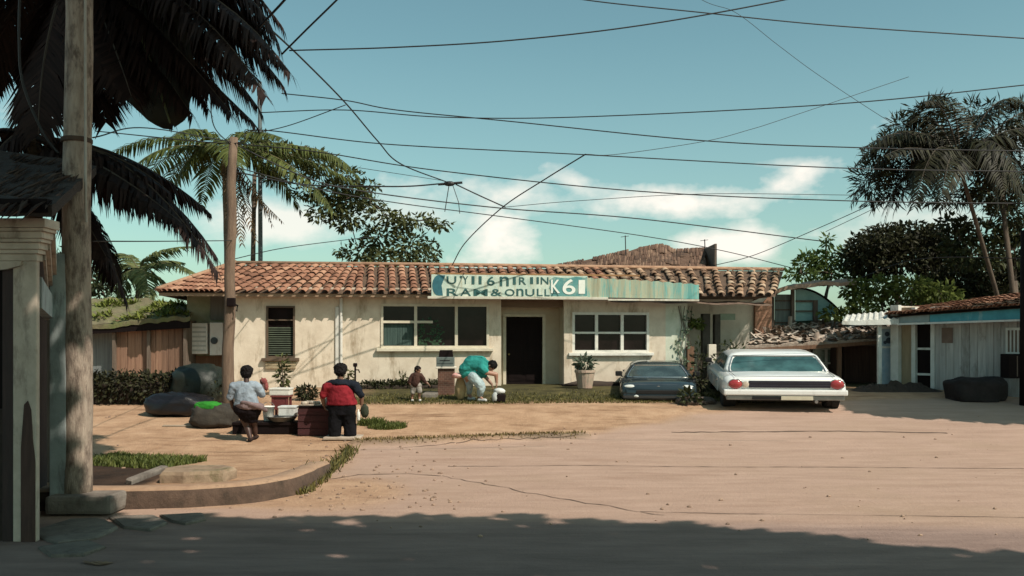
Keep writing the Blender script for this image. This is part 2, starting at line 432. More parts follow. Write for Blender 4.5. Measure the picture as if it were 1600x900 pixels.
# grass
def blades(mb, area, n, h, spread=.05):
    for _ in range(n):
        p = area()
        if p is None: continue
        a = ru(0, 2*pi); hh = h*ru(.4, 1.25); w = ru(.006, .014)*(1+h*2)
        l = Vector((cos(a), sin(a), 0)); s = Vector((-sin(a), cos(a), 0))*w
        mb.add([p-s, p+s, p+l*hh*.25+Vector((0, 0, hh*.65))+s*.6, p+l*hh*.6+Vector((0, 0, hh))], [(0, 1, 2), (0, 2, 3)])
def onz(x, y, dz=0): return Vector((x, y, terrain(x, y)+dz))
def strip():
    x = ru(-4.3, 6.3); y = 22.0+.03*x+abs(random.gauss(0, 1.0))*.85
    if mnoise.noise((x*.9, y*.9, 0)) < -.25 and rnd() < .8: return None
    return onz(x, y) if y < 24.7+x*.14 else None
gm1 = leafmat('dry_grass_blade', (.20, .17, .055), (.045, .05, .02), .2)
gm2 = leafmat('green_grass_blade', (.145, .165, .045), (.05, .07, .018), .25)
mb = MB(); blades(mb, strip, 7500, .055); stuff(mb, 'grass_verge', gm1, 'patchy dry green grass verge along the front of the shop', 'grass')
def ell(px, py, rx, ry):
    c = G(px, py)
    def f():
        a = ru(0, 2*pi); k = sqrt(rnd()); return onz(c.x+rx*k*cos(a), c.y+ry*k*sin(a))
    return f
mb = MB(); blades(mb, ell(605, 668, .42, .28), 900, .10); blades(mb, ell(580, 664, .3, .2), 400, .14)
stuff(mb, 'grass_tuft', gm2, 'green grass tuft beside the feet of the person in red', 'grass')
def kerbgrass():
    t = rnd(); p = G(482+68*t, 742-36*t) if False else Vector((-2.93-.1*t+random.gauss(0, .07), 12.35+4.6*t, 0))
    return onz(p.x, p.y)
mb = MB(); blades(mb, kerbgrass, 1300, .10); stuff(mb, 'kerb_grass', gm1, 'yellow green weeds growing along the receding kerb edge', 'grass')
def ridgegrass():
    t = rnd(); i = min(2, int(t*3)); u = t*3-i; a = RIDGE[i]; b_ = RIDGE[i+1]
    return onz(a[0]+(b_[0]-a[0])*u+random.gauss(0, .09), a[1]+(b_[1]-a[1])*u+random.gauss(0, .09))
mb = MB(); blades(mb, ridgegrass, 1100, .05); stuff(mb, 'ridge_grass', leafmat('straw_blade', (.24, .17, .07), (.10, .08, .03), .15), 'low dry grass along the little earth ridge in the lot', 'grass')
gc = [G(150, 712), G(280, 724), G(150, 735)]
def lefty():
    x = ru(-7.0, -5.0); y = ru(13.5, 15.3)-.55*(x+6.0)
    return onz(x, y)
mb = MB(); blades(mb, lefty, 3200, .11); stuff(mb, 'corner_grass', gm2, 'bright grass behind the broken slab by the big post', 'grass')
# ------------------------------------------------------------------ main building
BA = radians(8); BO = Vector((-7.768, 25.0, 0))
BX = Matrix.Translation(BO) @ Matrix.Rotation(BA, 4, 'Z')
def BU(px, v=0):
    rx = (px-CX)/F; ca, sa = cos(BA), sin(BA)
    return (rx*(BO.y+v*ca)-BO.x+v*sa)/(ca-rx*sa)
def BZ(px, py, v=0):
    u = BU(px, v); Y = BO.y+u*sin(BA)+v*cos(BA); return EYE+(HZ-py)*Y/F
def rect(px0, px1, py0, py1, v=0): return BU(px0, v), BU(px1, v), BZ((px0+px1)/2, py1, v), BZ((px0+px1)/2, py0, v)
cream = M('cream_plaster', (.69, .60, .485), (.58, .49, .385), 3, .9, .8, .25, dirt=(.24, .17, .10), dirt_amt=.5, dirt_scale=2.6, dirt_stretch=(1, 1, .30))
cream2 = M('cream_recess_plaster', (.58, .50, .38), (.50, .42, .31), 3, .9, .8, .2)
palegreen = M('pale_green_plaster', (.62, .64, .54), (.50, .54, .43), 4, .9, .8, .25, dirt=(.20, .22, .13), dirt_amt=.5, dirt_scale=3.0, dirt_stretch=(1, 1, .4))
whitew = M('white_limewash', (.72, .66, .56), (.60, .54, .45), 3, .9, .8, .2, dirt=(.30, .24, .17), dirt_amt=.3)
frame_m = M('cream_window_paint', (.66, .60, .48), (.54, .48, .37), 6, .6, .7, .1)
white_fr = M('white_window_paint', (.74, .72, .66), (.62, .60, .53), 6, .55, .7, .1)
dark_glass = glass('dark_window_glass', (.016, .010, .010), .16, .22)
curtain_m = M('teal_curtain', (.05, .085, .075), (.022, .045, .04), 5, .9, .8, .2, (4, 1, .2))
plant_m = leafmat('room_plant', (.05, .10, .05), (.02, .05, .03), .1)
darkwood = M('dark_door_wood', (.010, .005, .005), (.006, .003, .003), 5, .75, .6, .2, (4, 1, .4), spec=.15)
brownwood = M('brown_wood', (.20, .105, .06), (.11, .055, .03), 4, .8, .6, .3, (5, 5, .5))
oldwood = M('grey_brown_wood', (.17, .13, .10), (.085, .06, .045), 4, .85, .7, .4, (5, 5, .4))
soil = M('dark_soil', (.05, .033, .024), (.025, .017, .013), 8, .95, .6, .6)
zb = .62; zt = 3.62
main = thing('shop_building', 'long low cream shop with terracotta tile roof and painted sign board', 'building', BX @ Vector((8, 2, .7)))
def facade(mb, u0, u1, z0, z1, v, th, holes):
    us = sorted({u0, u1}|{h[0] for h in holes}|{h[1] for h in holes}); zs = sorted({z0, z1}|{h[2] for h in holes}|{h[3] for h in holes})
    def solid(i, j):
        if not (0 <= i < len(us)-1 and 0 <= j < len(zs)-1): return False
        cu = (us[i]+us[i+1])/2; cz = (zs[j]+zs[j+1])/2
        return not any(h[0] < cu < h[1] and h[2] < cz < h[3] for h in holes)
    for i in range(len(us)-1):
        for j in range(len(zs)-1):
            if not solid(i, j): continue
            a, b, c, d = us[i], us[i+1], zs[j], zs[j+1]
            mb.quad((a, v, c), (b, v, c), (b, v, d), (a, v, d)); mb.quad((b, v+th, c), (a, v+th, c), (a, v+th, d), (b, v+th, d))
            if not solid(i-1, j): mb.quad((a, v+th, c), (a, v, c), (a, v, d), (a, v+th, d))
            if not solid(i+1, j): mb.quad((b, v, c), (b, v+th, c), (b, v+th, d), (b, v, d))
            if not solid(i, j-1): mb.quad((a, v, c), (a, v+th, c), (b, v+th, c), (b, v, c))
            if not solid(i, j+1): mb.quad((a, v, d), (b, v, d), (b, v+th, d), (a, v+th, d))
w1 = rect(416, 461, 478, 559); w2 = rect(595, 764, 475, 544); w3 = rect(894, 1014, 488, 551)
rc = (BU(783), BU(881), zb, zt)
uR = BU(1074)
mb = MB(BX); facade(mb, 0, BU(1040), zb, zt, 0, .2, [w1, w2, w3, (rc[0], rc[1], zb, zt)])
mb.box((0, .2, zb), (.2, 5.6, zt)); mb.box((.2, 5.4, zb), (uR, 5.6, zt))
# recess walls
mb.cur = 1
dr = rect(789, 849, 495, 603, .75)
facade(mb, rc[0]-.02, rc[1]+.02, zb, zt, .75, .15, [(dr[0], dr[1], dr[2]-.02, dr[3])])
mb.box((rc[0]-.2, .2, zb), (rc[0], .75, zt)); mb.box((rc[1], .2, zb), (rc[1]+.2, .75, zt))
mb.cur = 2; mb.box((BU(1040), .002, zb), (uR, .2, zt)); mb.box((uR-.2, .2, zb), (uR, 1.6, zt))
mb.cur = 3; mb.box((uR, 1.6, zb), (BU(1176, 1.6), 1.8, zt)); mb.box((BU(1176, 1.6)-.001, 1.6, zb), (BU(1176, 1.6)+.2, 5.6, zt))
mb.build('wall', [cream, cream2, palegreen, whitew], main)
mb = MB(BX); mb.bbox((BU(881)-.01, -.05, zb), (BU(895)-.02, .06, zt), .015); mb.build('pilaster', cream, main)
mb = MB(BX); mb.box((rc[0]+.004, .1, BZ(830, 480, 0)), (rc[1]-.004, .16, zt)); mb.build('header_board', M('header_wood', (.20, .13, .085), (.13, .08, .05), 4, .85, .6, .3, (.4, 1, 4)), main)
# door
mb = MB(BX); mb.box((dr[0]+.03, .79, dr[2]), (dr[1]-.03, .84, dr[3]-.03))
for k in range(2):
    for j in range(3):
        a = dr[0]+.12+k*(dr[1]-dr[0]-.12)/2; b_ = a+(dr[1]-dr[0]-.36)/2; c = dr[2]+.15+j*.6; mb.bbox((a, .776, c), (b_, .80, c+.48), .008)
do = mb.build('door', darkwood, main)
mb = MB(BX); mb.lathe((dr[0]+.12, .775, dr[2]+.95), [(.012, 0), (.012, -.03), (.03, -.035), (.03, -.06), (.01, -.065)], 10, 'y'); mb.build('handle', M('worn_brass', (.25, .18, .08), (.12, .08, .04), 8, .4, .5, .1, metal=1), do)
mb = MB(BX)
mb.box((dr[0]-.06, .70, dr[2]), (dr[0]+.03, .80, dr[3])); mb.box((dr[1]-.03, .70, dr[2]), (dr[1]+.06, .80, dr[3])); mb.box((dr[0]-.06, .70, dr[3]-.0), (dr[1]+.06, .80, dr[3]+.08))
mb.build('door_frame', frame_m, main)
# windows
def window(r, uv, zv, fm, name='window', fw=.07, bar=.035, sill=True, splitz=None):
    u0, u1, z0, z1 = r
    fr = MB(BX)
    fr.box((u0, -.03, z0), (u0+fw, .10, z1)); fr.box((u1-fw, -.03, z0), (u1, .10, z1)); fr.box((u0+fw, -.028, z1-fw), (u1-fw, .10, z1)); fr.box((u0+fw, -.028, z0), (u1-fw, .10, z0+fw))
    for u in uv: fr.box((u-fw*.6, -.02, z0+fw), (u+fw*.6, .09, z1-fw))
    if zv is not None:
        segs = splitz or [(u0+fw, u1-fw)]
        for a, b_ in segs: fr.box((a, -.012, zv-bar), (b_, .07, zv+bar))
    o = fr.build(name, fm, main)
    g = MB(BX); g.box((u0+fw*.5, .08, z0+fw*.5), (u1-fw*.5, .092, z1-fw*.5)); g.build('pane', dark_glass, o)
    if sill:
        s = MB(BX); s.bbox((u0-.12, -.12, z0-.09), (u1+.12, .02, z0-.002), .012); s.build('sill', fm, o)
    return o
o1 = window(w1, [], BZ(438, 500), M('brown_window_paint', (.12, .08, .05), (.07, .045, .03), 6, .7, .6, .2), fw=.05, bar=.018)
g = MB(BX)
for i in range(13):
    z = w1[2]+.08+i*.062; g.add([(w1[0]+.05, .045, z), (w1[1]-.05, .045, z), (w1[1]-.05, .075, z+.035), (w1[0]+.05, .075, z+.035)], [(0, 1, 2, 3)])
g.build('louvre', M('louvre_green', (.06, .075, .045), (.03, .04, .025), 5, .5, .6, .1), o1)
g = MB(BX)
for i in range(5): z = w1[2]-.30+i*.045; g.bbox((w1[0]-.02, -.05-.02*(i < 4), z), (w1[1]+.02, .0, z+.035), .008)
g.build('lower_slats', M('slat_cream', (.42, .34, .22), (.28, .21, .13), 5, .85, .6, .3), o1)
ua, ub = BU(649.5), BU(713)
o2 = window(w2, [ua, ub], BZ(650, 503), frame_m, splitz=[(w2[0]+.07, ua-.04), (ua+.04, ua+(ub-ua)*.42)])
c = MB(BX)
def curt(u0, u1, z0, z1, v=.076):
    n = 40; vs = []
    for i in range(n+1):
        u = u0+(u1-u0)*i/n; vv = v+.003*sin(i*1.9); vs += [(u, vv, z0), (u, vv, z1)]
    c.add(vs, [(2*i, 2*i+2, 2*i+3, 2*i+1) for i in range(n)])
curt(w2[0]+.08, ua-.05, w2[2]+.08, BZ(620, 506)); c.build('curtain', curtain_m, o2)
g = MB(BX)
for i in range(120):
    u = ru(ua+.06, ua+.75); z = w2[2]+.08+rnd()**1.6*.85*(1-abs(u-ua-.35)*.8); leaf(g, Vector((u, .066, z)), Vector((ru(-1, 1), 0, ru(-.3, 1))), Vector((0, -1, .05)), .16, .05)
g.build('window_plant', plant_m, o2)
uc = [BU(932), BU(972)]
window(w3, uc, BZ(950, 520), white_fr, fw=.075, bar=.03)
# plinth, step, downpipe, cladding strip
mb = MB(BX); mb.bbox((BU(800, .2), -.22, .55), (BU(850, .2), .74, dr[2]-.005), .02); mb.build('doorstep', M('step_concrete', (.36, .31, .25), (.24, .19, .15), 6, .9, .6, .4), main)
mb = MB(BX)
mb.tube([(BU(533), -.06, BZ(533, 585)), (BU(533), -.06, BZ(533, 466))], .045, 10); mb.bbox((BU(524), -.05, BZ(526, 580)), (BU(530), 0, BZ(526, 480)), .01)
mb.build('downpipe', M('pale_pipe', (.66, .64, .60), (.55, .53, .48), 5, .6, .6, .1), main)
# roof: ridge parallel to the front, fanned tile columns on the left
EV, EZ, RV, RZ = -.42, 3.45, 2.5, 4.46
ul, ur = BU(246, EV), BU(1211, EV); u_r0 = BU(368, RV); u_r1 = BU(1224, RV)
BV = 6.0
def slope(a, b, c, d, th=.06): return [a, b, c, d]
mb = MB(BX)
A = (ul, EV, EZ-.03); B = (ur, EV, EZ-.03); C = (u_r1, RV, RZ-.05); D = (u_r0, RV, RZ-.05); E = (ul, BV, EZ-.03); Fq = (ur, BV, EZ-.03)
for q in ((A, B, C, D), (A, D, E), (D, C, Fq, E), (B, Fq, C), (A, E, Fq, B)): mb.add(q, [tuple(range(len(q)))])
roof = mb.build('roof', M('roof_boarding', (.13, .08, .05), (.07, .045, .03), 4, .9, .6, .3), main)
def tilemat(name, a, b_, c_):
    m, nt, bs = newmat(name); g = N(nt, 'ShaderNodeNewGeometry')
    v = coords(nt); n = noisef(nt, v, 3, 6, .7)
    mix = mth(nt, 'ADD', mth(nt, 'MULTIPLY', g.outputs['Random Per Island'], .55), mth(nt, 'MULTIPLY', n, .45))
    c = ramp(nt, mix, [(.15, a), (.5, b_), (.85, c_)])
    d = noisef(nt, v, 1.1, 6, .7); c = mixc(nt, mapr(nt, d, .55, .68, 0, .8), c, tuple(x*.35 for x in a))
    nt.links.new(c, bs.inputs['Base Color']); bs.inputs['Roughness'].default_value = .85; bump(nt, bs, noisef(nt, v, 30, 4), .3, .01)
    return m
terra = tilemat('terracotta_tile', (.15, .065, .038), (.29, .135, .083), (.42, .235, .15))
weath = tilemat('weathered_tile', (.16, .09, .055), (.34, .21, .13), (.50, .38, .27))
def tile(mb, p0, p1, r0, r1, nrm, sag=0, th=.016):
    """one half-round tile from p0 (low) to p1 (high)"""
    ax = (p1-p0).normalized(); sd = ax.cross(nrm).normalized(); vs = []
    for p, r in ((p0, r0), (p1, r1)):
        for rr in (r, r-th):
            for k in range(7):
                a = pi*k/6; vs.append(p+sd*rr*cos(a)+nrm*rr*.62*sin(a))
    fs = []
    for k in range(6): fs += [(k, k+1, 15+k, 14+k)[::1], (7+k, 21+k, 22+k, 8+k), (k, 7+k, 8+k, k+1)]
    mb.add(vs, fs)
def tiles(mb, e0, e1, t0, t1, n, rows, r, nrm, jit=.02, mat=lambda f: 0, skip=lambda f, g: False):
    for i in range(n):
        f = (i+.5)/n; lo = e0.lerp(e1, f); hi = t0.lerp(t1, f)
        for j in range(rows):
            if skip(f, j/rows): continue
            a = lo.lerp(hi, (j-.12)/rows); b_ = lo.lerp(hi, (j+1.0)/rows)
            o = Vector((ru(-jit, jit), 0, ru(-jit, jit)*.5)); mb.cur = mat(f)
            tile(mb, a+o+nrm*(.03+ru(0, .012)), b_+o*.3+nrm*.005, r*ru(.96, 1.05), r*.86, nrm)
fn = Vector((0, -(RZ-EZ), RV-EV)).normalized(); hn = Vector((-(RZ-EZ), 0, u_r0-ul)).normalized()
mb = MB(BX)
ntile = 52; full = ur-ul
us_ = BU(560, EV)
for i in range(ntile):
    ue = BU(365, EV)-.5+(ur-BU(365, EV)+.5)*(i+.5)/ntile
    k = max(0, min(1, (us_-ue)/(us_-BU(365, EV))))
    ut = ue+ (u_r0-BU(365, EV))*0 + 1.15*k**.8
    ut = max(ut, u_r0+.05)
    if ue > BU(1000, EV): ut += (u_r1-ur+.03)*(ue-BU(1000, EV))/(ur-BU(1000, EV))
    lo = Vector((ue, EV-.05, EZ)); hi = Vector((ut, RV, RZ-.02)); rows = 8
    mb.cur = 1 if ue > BU(1020, EV) or (ue > BU(900, EV) and rnd() < .5) else 0
    for j in range(rows):
        a = lo.lerp(hi, (j-.15)/rows); b_ = lo.lerp(hi, (j+1)/rows)
        o = Vector((ru(-.025, .025), 0, ru(-.01, .01)))
        if mb.cur == 1: o = Vector((ru(-.08, .08), ru(-.03, .03), ru(-.02, .03)))
        tile(mb, a+o+fn*(.03+ru(0, .015)), b_+o*.3+fn*.004, .105*ru(.95, 1.08), .09, fn)
# left fan between the hip corner and the first column
cor = Vector((ul, EV, EZ)); rid = Vector((u_r0, RV, RZ-.02))
ue0 = BU(365, EV)-.5; rid2 = Vector((max(ue0+1.15, u_r0+.05), RV, RZ-.02))
for i in range(11):
    f = (i+.5)/11; lo = cor.lerp(Vector((ue0, EV, EZ)), f); q = (.12+.88*f)*1.35
    hi = cor.lerp(rid, q) if q < 1 else rid.lerp(rid2, (q-1)/.35)
    rows = max(2, int((hi-lo).length/.36)); mb.cur = 0
    for j in range(rows):
        a = lo.lerp(hi, (j-.15)/rows); b_ = lo.lerp(hi, (j+1)/rows); tile(mb, a+fn*(.03+ru(0, .015)), b_+fn*.004, .10, .085, fn)
for i in range(22):                                   # hip face to the side
    f = (i+.5)/22; lo = Vector((ul-.03, EV+(BV-EV)*f, EZ)); kk = 1-abs(2*f-1); hi = Vector((ul+(u_r0-ul)*kk, lo.y, EZ+(RZ-EZ)*kk))
    rows = max(1, int((hi-lo).length/.36))
    for j in range(rows):
        a = lo.lerp(hi, (j-.15)/rows); b_ = lo.lerp(hi, (j+1)/rows); tile(mb, a+hn*(.03+ru(0, .015)), b_+hn*.004, .13, .11, hn)
mb.build('roof_tiles', [terra, weath], roof, smooth=True)
mb = MB(BX); mb.tube([(u_r0-.05, RV-.02, RZ+.03), (BU(700, RV), RV-.02, RZ+.045), (u_r1, RV-.02, RZ+.02)], .06, 8)
mb.tube([(ul, EV, EZ+.06), (ul+(u_r0-ul)*.5, EV+(RV-EV)*.5, (EZ+RZ)/2+.06), (u_r0, RV, RZ+.05)], .07, 8)
mb.build('ridge_cap', M('ridge_clay', (.40, .25, .16), (.24, .13, .08), 6, .85, .6, .3), roof, smooth=True)
mb = MB(BX); mb.box((ul+.03, EV+.03, EZ-.12), (BU(672, EV), EV+.06, EZ-.035)); mb.box((ul+.03, EV+.06, EZ-.11), (ul+.07, BV, EZ-.035)); mb.build('eave_board', M('eave_wood', (.34, .24, .16), (.22, .14, .09), 5, .85, .6, .3, (.5, 1, 4)), roof)
# under-eave tin flap over the right end
mb = MB(BX); a0 = BU(955, -.5); a1 = BU(1204, -.5); n = 24; vs = []
for i in range(n+1):
    u = a0+(a1-a0)*i/n; z = BZ(955, 468, -.5)-.02-.07*(i/n)-.02*sin(i*.9); vs += [(u, -.62, z-.035), (u, .05, z+.06), (u, -.62, z-.06), (u, .05, z+.035)]
fs = []
for i in range(n): o = 4*i; fs += [(o, o+4, o+5, o+1), (o+2, o+3, o+7, o+6), (o, o+2, o+6, o+4), (o+1, o+5, o+7, o+3)]
mb.add(vs, fs); mb.build('tin_flap', M('rusty_tin_flap', (.22, .15, .11), (.10, .06, .045), 4, .7, .6, .3), roof)
# exposed boarding at the right end
mb = MB(BX); mb.bbox((BU(1178, 1.55), 1.45, zb), (BU(1204, 1.55), 1.58, 3.5), .01); mb.build('wood_panel', M('reddish_board', (.34, .19, .12), (.22, .11, .07), 3, .85, .6, .4, (1, 1, 6)), main)
# set-back part at the left under the hip
mb = MB(BX); x0 = BU(292, 1.3); mb.box((x0, 1.3, zb), (-.002, 1.45, 3.5)); mb.cur = 1
mb.box((x0-.02, 1.25, zb), (-.004, 1.298, BZ(330, 556, 1.3))); mb.cur = 2; mb.box((BU(329, 1.25), 1.22, BZ(340, 500, 1.3)), (BU(352, 1.25), 1.296, 3.45)); mb.build('side_room', [M('greenish_plaster', (.40, .40, .28), (.28, .30, .19), 3, .9, .7, .3), brownwood, M('grey_shutter', (.22, .22, .20), (.13, .13, .12), 4, .8, .6, .3, (6, 1, .3))], main)
# ------------------------------------------------------------------ sign
SV = -.66
su0, su1, su2 = BU(674, SV), BU(918, SV), BU(1092, SV)
szb = BZ(800, 463.5, SV); szt = BZ(800, 430, SV)
sg = thing('shop_sign', 'long faded teal and white painted sign board along the eave', 'sign', BX @ Vector(((su0+su2)/2, SV, szb)))
m, nt, b = newmat('sign_paint'); v = coords(nt); sep = N(nt, 'ShaderNodeSeparateXYZ'); nt.links.new(v, sep.inputs[0])
nz = noisef(nt, v, 3, 6, .7); f2 = noisef(nt, coords(nt, (3, 3, .4)), 3, 6, .7)
c = ramp(nt, nz, [(.35, (.36, .50, .44)), (.65, (.62, .68, .58))]); c = mixc(nt, mapr(nt, f2, .54, .68, 0, .75), c, (.36, .32, .20))
nt.links.new(c, b.inputs['Base Color']); b.inputs['Roughness'].default_value = .7
mb = MB(BX); mb.bbox((su0, SV, szb), (su1, SV+.05, szt), .008); board = mb.build('board', m, sg)
m2, nt, b = newmat('faded_teal_paint'); v = coords(nt); st = noisef(nt, coords(nt, (4, 4, .5)), 2.2, 6, .7)
tx = N(nt, 'ShaderNodeSeparateXYZ'); nt.links.new(v, tx.inputs[0])
lr = mapr(nt, tx.outputs[0], (su1-su0)*.5+.2-(su2-su0)*0, (su1-su0)*.5+2.6, 0, 1)
c = mixc(nt, mapr(nt, mth(nt, 'ADD', st, mth(nt, 'MULTIPLY', lr, .25)), .48, .66), (.36, .38, .27), (.13, .36, .33))
c = mixc(nt, mapr(nt, noisef(nt, coords(nt, (6, 6, .3)), 2, 4), .56, .66, 0, .7), c, (.24, .20, .12))
nt.links.new(c, b.inputs['Base Color']); b.inputs['Roughness'].default_value = .7
mb = MB(BX); n = 30; vs = []                            # tarpaulin panel, its top edge sinking to the right under the tiles
for i in range(n+1):
    u = su1+(su2-su1)*i/n; top = szt-.06-.16*(i/n)**1.5+.02*sin(i*2.1); w = SV+.012*sin(i*1.7)+.01*sin(i*.6)
    zl = szb-.035*(i/n)
    vs += [(u, w, zl), (u, w+.03*0, top), (u, w+.03, zl), (u, w+.03, top)]
fs = []
for i in range(n): o = 4*i; fs += [(o, o+4, o+5, o+1), (o+2, o+3, o+7, o+6), (o+1, o+5, o+7, o+3), (o, o+2, o+6, o+4)]
mb.add(vs, fs+[(0, 1, 3, 2), (4*n, 4*n+2, 4*n+3, 4*n+1)]); mb.build('tarpaulin_panel', m2, sg, label='faded teal tarpaulin panel sagging under the tiles')
mb = MB(BX); mb.bbox((BU(668, SV), SV-.04, szb-.075), (su1+.6, SV+.06, szb-.002), .01); mb.bbox((su1+.6, SV-.03, szb-.10), (su2, SV+.05, szb-.045), .01); mb.build('lower_trim', M('trim_white', (.62, .60, .52), (.48, .44, .36), 5, .7, .6, .2, dirt=(.25, .18, .1)), sg)
mb = MB(BX); mb.box((su0, SV+.004, szt+.002), (BU(1000, SV), SV+.05, szt+.05)); mb.build('top_trim', M('orange_brown_trim', (.34, .19, .08), (.22, .11, .05), 5, .8, .6, .3), sg)
teal = M('sign_teal_paint', (.025, .15, .19), (.015, .09, .12), 4, .6, .7, .1)
navy = M('sign_dark_lettering', (.018, .075, .075), (.02, .10, .095), 6, .6, .6, .1)
lwhite = M('sign_white_lettering', (.80, .82, .76), (.68, .72, .66), 6, .6, .6, .1)
mb = MB(BX); mid = (szb+szt)/2; hh = (szt-szb)/2-.02; pts = []
for k in range(11): a = pi/2+pi*k/10; pts.append((BU(685, SV)+.17*cos(a), SV-.004, mid+hh*sin(a)))
pts += [(BU(692, SV), SV-.004, mid-hh), (BU(690, SV), SV-.004, mid), (BU(696, SV), SV-.004, mid+hh)]
mb.prism(pts, (0, -.006, 0)); mb.build('end_cap', teal, board)
mb = MB(BX); mb.prism([(BU(a, SV), SV-.002, BZ(890, c_, SV)) for a, c_ in ((860, 462.5), (862, 457), (858, 450), (860, 444), (858, 438), (866, 433), (888, 435), (900, 432), (914, 434), (917.5, 432), (917.5, 462.5))], (0, -.005, 0)); mb.build('teal_field', M('sign_teal_worn', (.05, .20, .21), (.12, .32, .30), 5, .7, .4, .1, dirt=(.36, .42, .34), dirt_amt=.6, dirt_scale=4, dirt_stretch=(1, 1, .4)), board)
def glyph(mb, ch, px0, px1, py0, py1, v, depth=.008, rot=False):
    cu = bpy.data.curves.new('g', 'FONT'); cu.body = ch; cu.offset = .009
    ob = bpy.data.objects.new('g', cu); COL.objects.link(ob); bpy.context.view_layer.update()
    me = bpy.data.meshes.new_from_object(ob.evaluated_get(bpy.context.evaluated_depsgraph_get()))
    xs = [q.co.x for q in me.vertices]; ys = [q.co.y for q in me.vertices]; x0, x1, y0, y1 = min(xs), max(xs), min(ys), max(ys)
    U0, U1, Z0, Z1 = BU(px0, v), BU(px1, v), BZ(px0, py1, v), BZ(px0, py0, v)
    base = [(U0+(q.co.x-x0)/(x1-x0)*(U1-U0), v, Z0+(q.co.y-y0)/(y1-y0)*(Z1-Z0)) for q in me.vertices]
    n = len(base); faces = [tuple(p.vertices) for p in me.polygons]
    mb.add(base+[(a, b-depth, c) for a, b, c in base], [tuple(i+n for i in f) for f in faces])
    ed = {}
    for f in faces:
        for a, b in zip(f, f[1:]+f[:1]): ed[(a, b)] = 1
    mb.add(base+[(a, b-depth, c) for a, b, c in base], [(a, b, b+n, a+n) for (a, b) in ed if (b, a) not in ed])
    bpy.data.objects.remove(ob); bpy.data.curves.remove(cu); bpy.data.meshes.remove(me)
mb = MB(BX)
for ch, a, b_, t, bo in [('U', 698, 713, 431.5, 443.5), ("'", 718.5, 722, 431, 434.5), ('Y', 723, 731.5, 431.5, 443.5), ('I', 737, 741.5, 431.5, 444), ('I', 748, 752.5, 431.5, 444), ('6', 761, 773, 432, 446),
                         ('n', 781, 795, 432, 447), ('I', 801.5, 806, 433, 444.5), ('R', 811, 822, 433, 444.5), ('I', 828.5, 833, 433, 443.5), ('I', 838.5, 842, 433, 443.5), ('N', 845, 857, 433, 444),
                         ('R', 698, 716, 450.5, 462.5), ('A', 719, 736, 450.5, 462.5), ('M', 740, 762, 451.5, 462.5), ('&', 767, 784, 451.5, 462.5), ('O', 789, 804, 451.5, 462.5), ('n', 807, 818, 451, 462.5), ('U', 821, 835, 451.5, 462.5), ('L', 839, 848, 451, 462.5), ('L', 851, 859, 452, 462.5), ('A', 861, 873, 452, 462.5)]:
    glyph(mb, ch, a, b_, t, bo, SV-.003)
mb.build('lettering', navy, board)
mb = MB(BX)
for ch, a, b_, t, bo in [('K', 861, 875, 437, 458), ('6', 879, 899, 436, 460), ('I', 904, 914, 437.5, 459)]: glyph(mb, ch, a, b_, t, bo, SV-.010)
mb.build('lettering', lwhite, board, label='large white painted letters on the teal field')
# ------------------------------------------------------------------ hills / far ground cover behind everything are hidden by houses and trees
def gzp(px, Y): x = (px-CX)*Y/F; return terrain(x, Y)
def wbox(mb, px0, px1, py0, py1, Y, d, Y1=None):
    """box whose front face sits at depth Y and covers the given sight lines"""
    a = P(px0, py1, Y); c = P(px1, py0, Y); mb.box((a.x, Y, a.z), (c.x, Y+d, c.z))
# ---- white board boxes and meter on the side room
def onB(px, py, v): u = BU(px, v); return u, BZ(px, py, v)
lo_ = M('white_enamel', (.78, .76, .72), (.66, .64, .60), 4, .5, .6, .1, dirt=(.35, .28, .2), dirt_amt=.2)
u0, z0 = onB(293, 553, 1.15); u1, z1 = onB(326, 505, 1.15)
t = thing('air_conditioner', 'white louvred unit on the side room wall beside the meter box', 'air conditioner', BX @ Vector(((u0+u1)/2, 1.2, z0)))
mb = MB(BX); mb.bbox((u0, .95, z0), (u1, 1.249, z1), .02); mb.build('casing', lo_, t)
mb = MB(BX)
for i in range(6): z = z0+.08+i*(z1-z0-.1)/6; mb.box((u0+.04, .935, z), (u1-.04, .949, z+.05))
mb.build('louvre', M('grey_slats', (.5, .5, .47), (.4, .4, .37), 4, .5), t)
u0, z0 = onB(328, 555, 1.0); u1, z1 = onB(349, 504, 1.0)
t = thing('meter_box', 'tall white electricity meter box with round dark dial by the pole', 'meter box', BX @ Vector(((u0+u1)/2, 1.1, z0)))
mb = MB(BX); mb.bbox((u0, .95, z0), (u1, 1.219, z1), .015); mb.build('casing', lo_, t)
mb = MB(BX); mb.lathe((u0+.13, .948, z0+.42), [(.10, 0), (.10, -.03), (.085, -.05)], 16, 'y'); mb.build('dial', M('dial_dark', (.05, .06, .07), (.03, .035, .04), 6, .3), t)

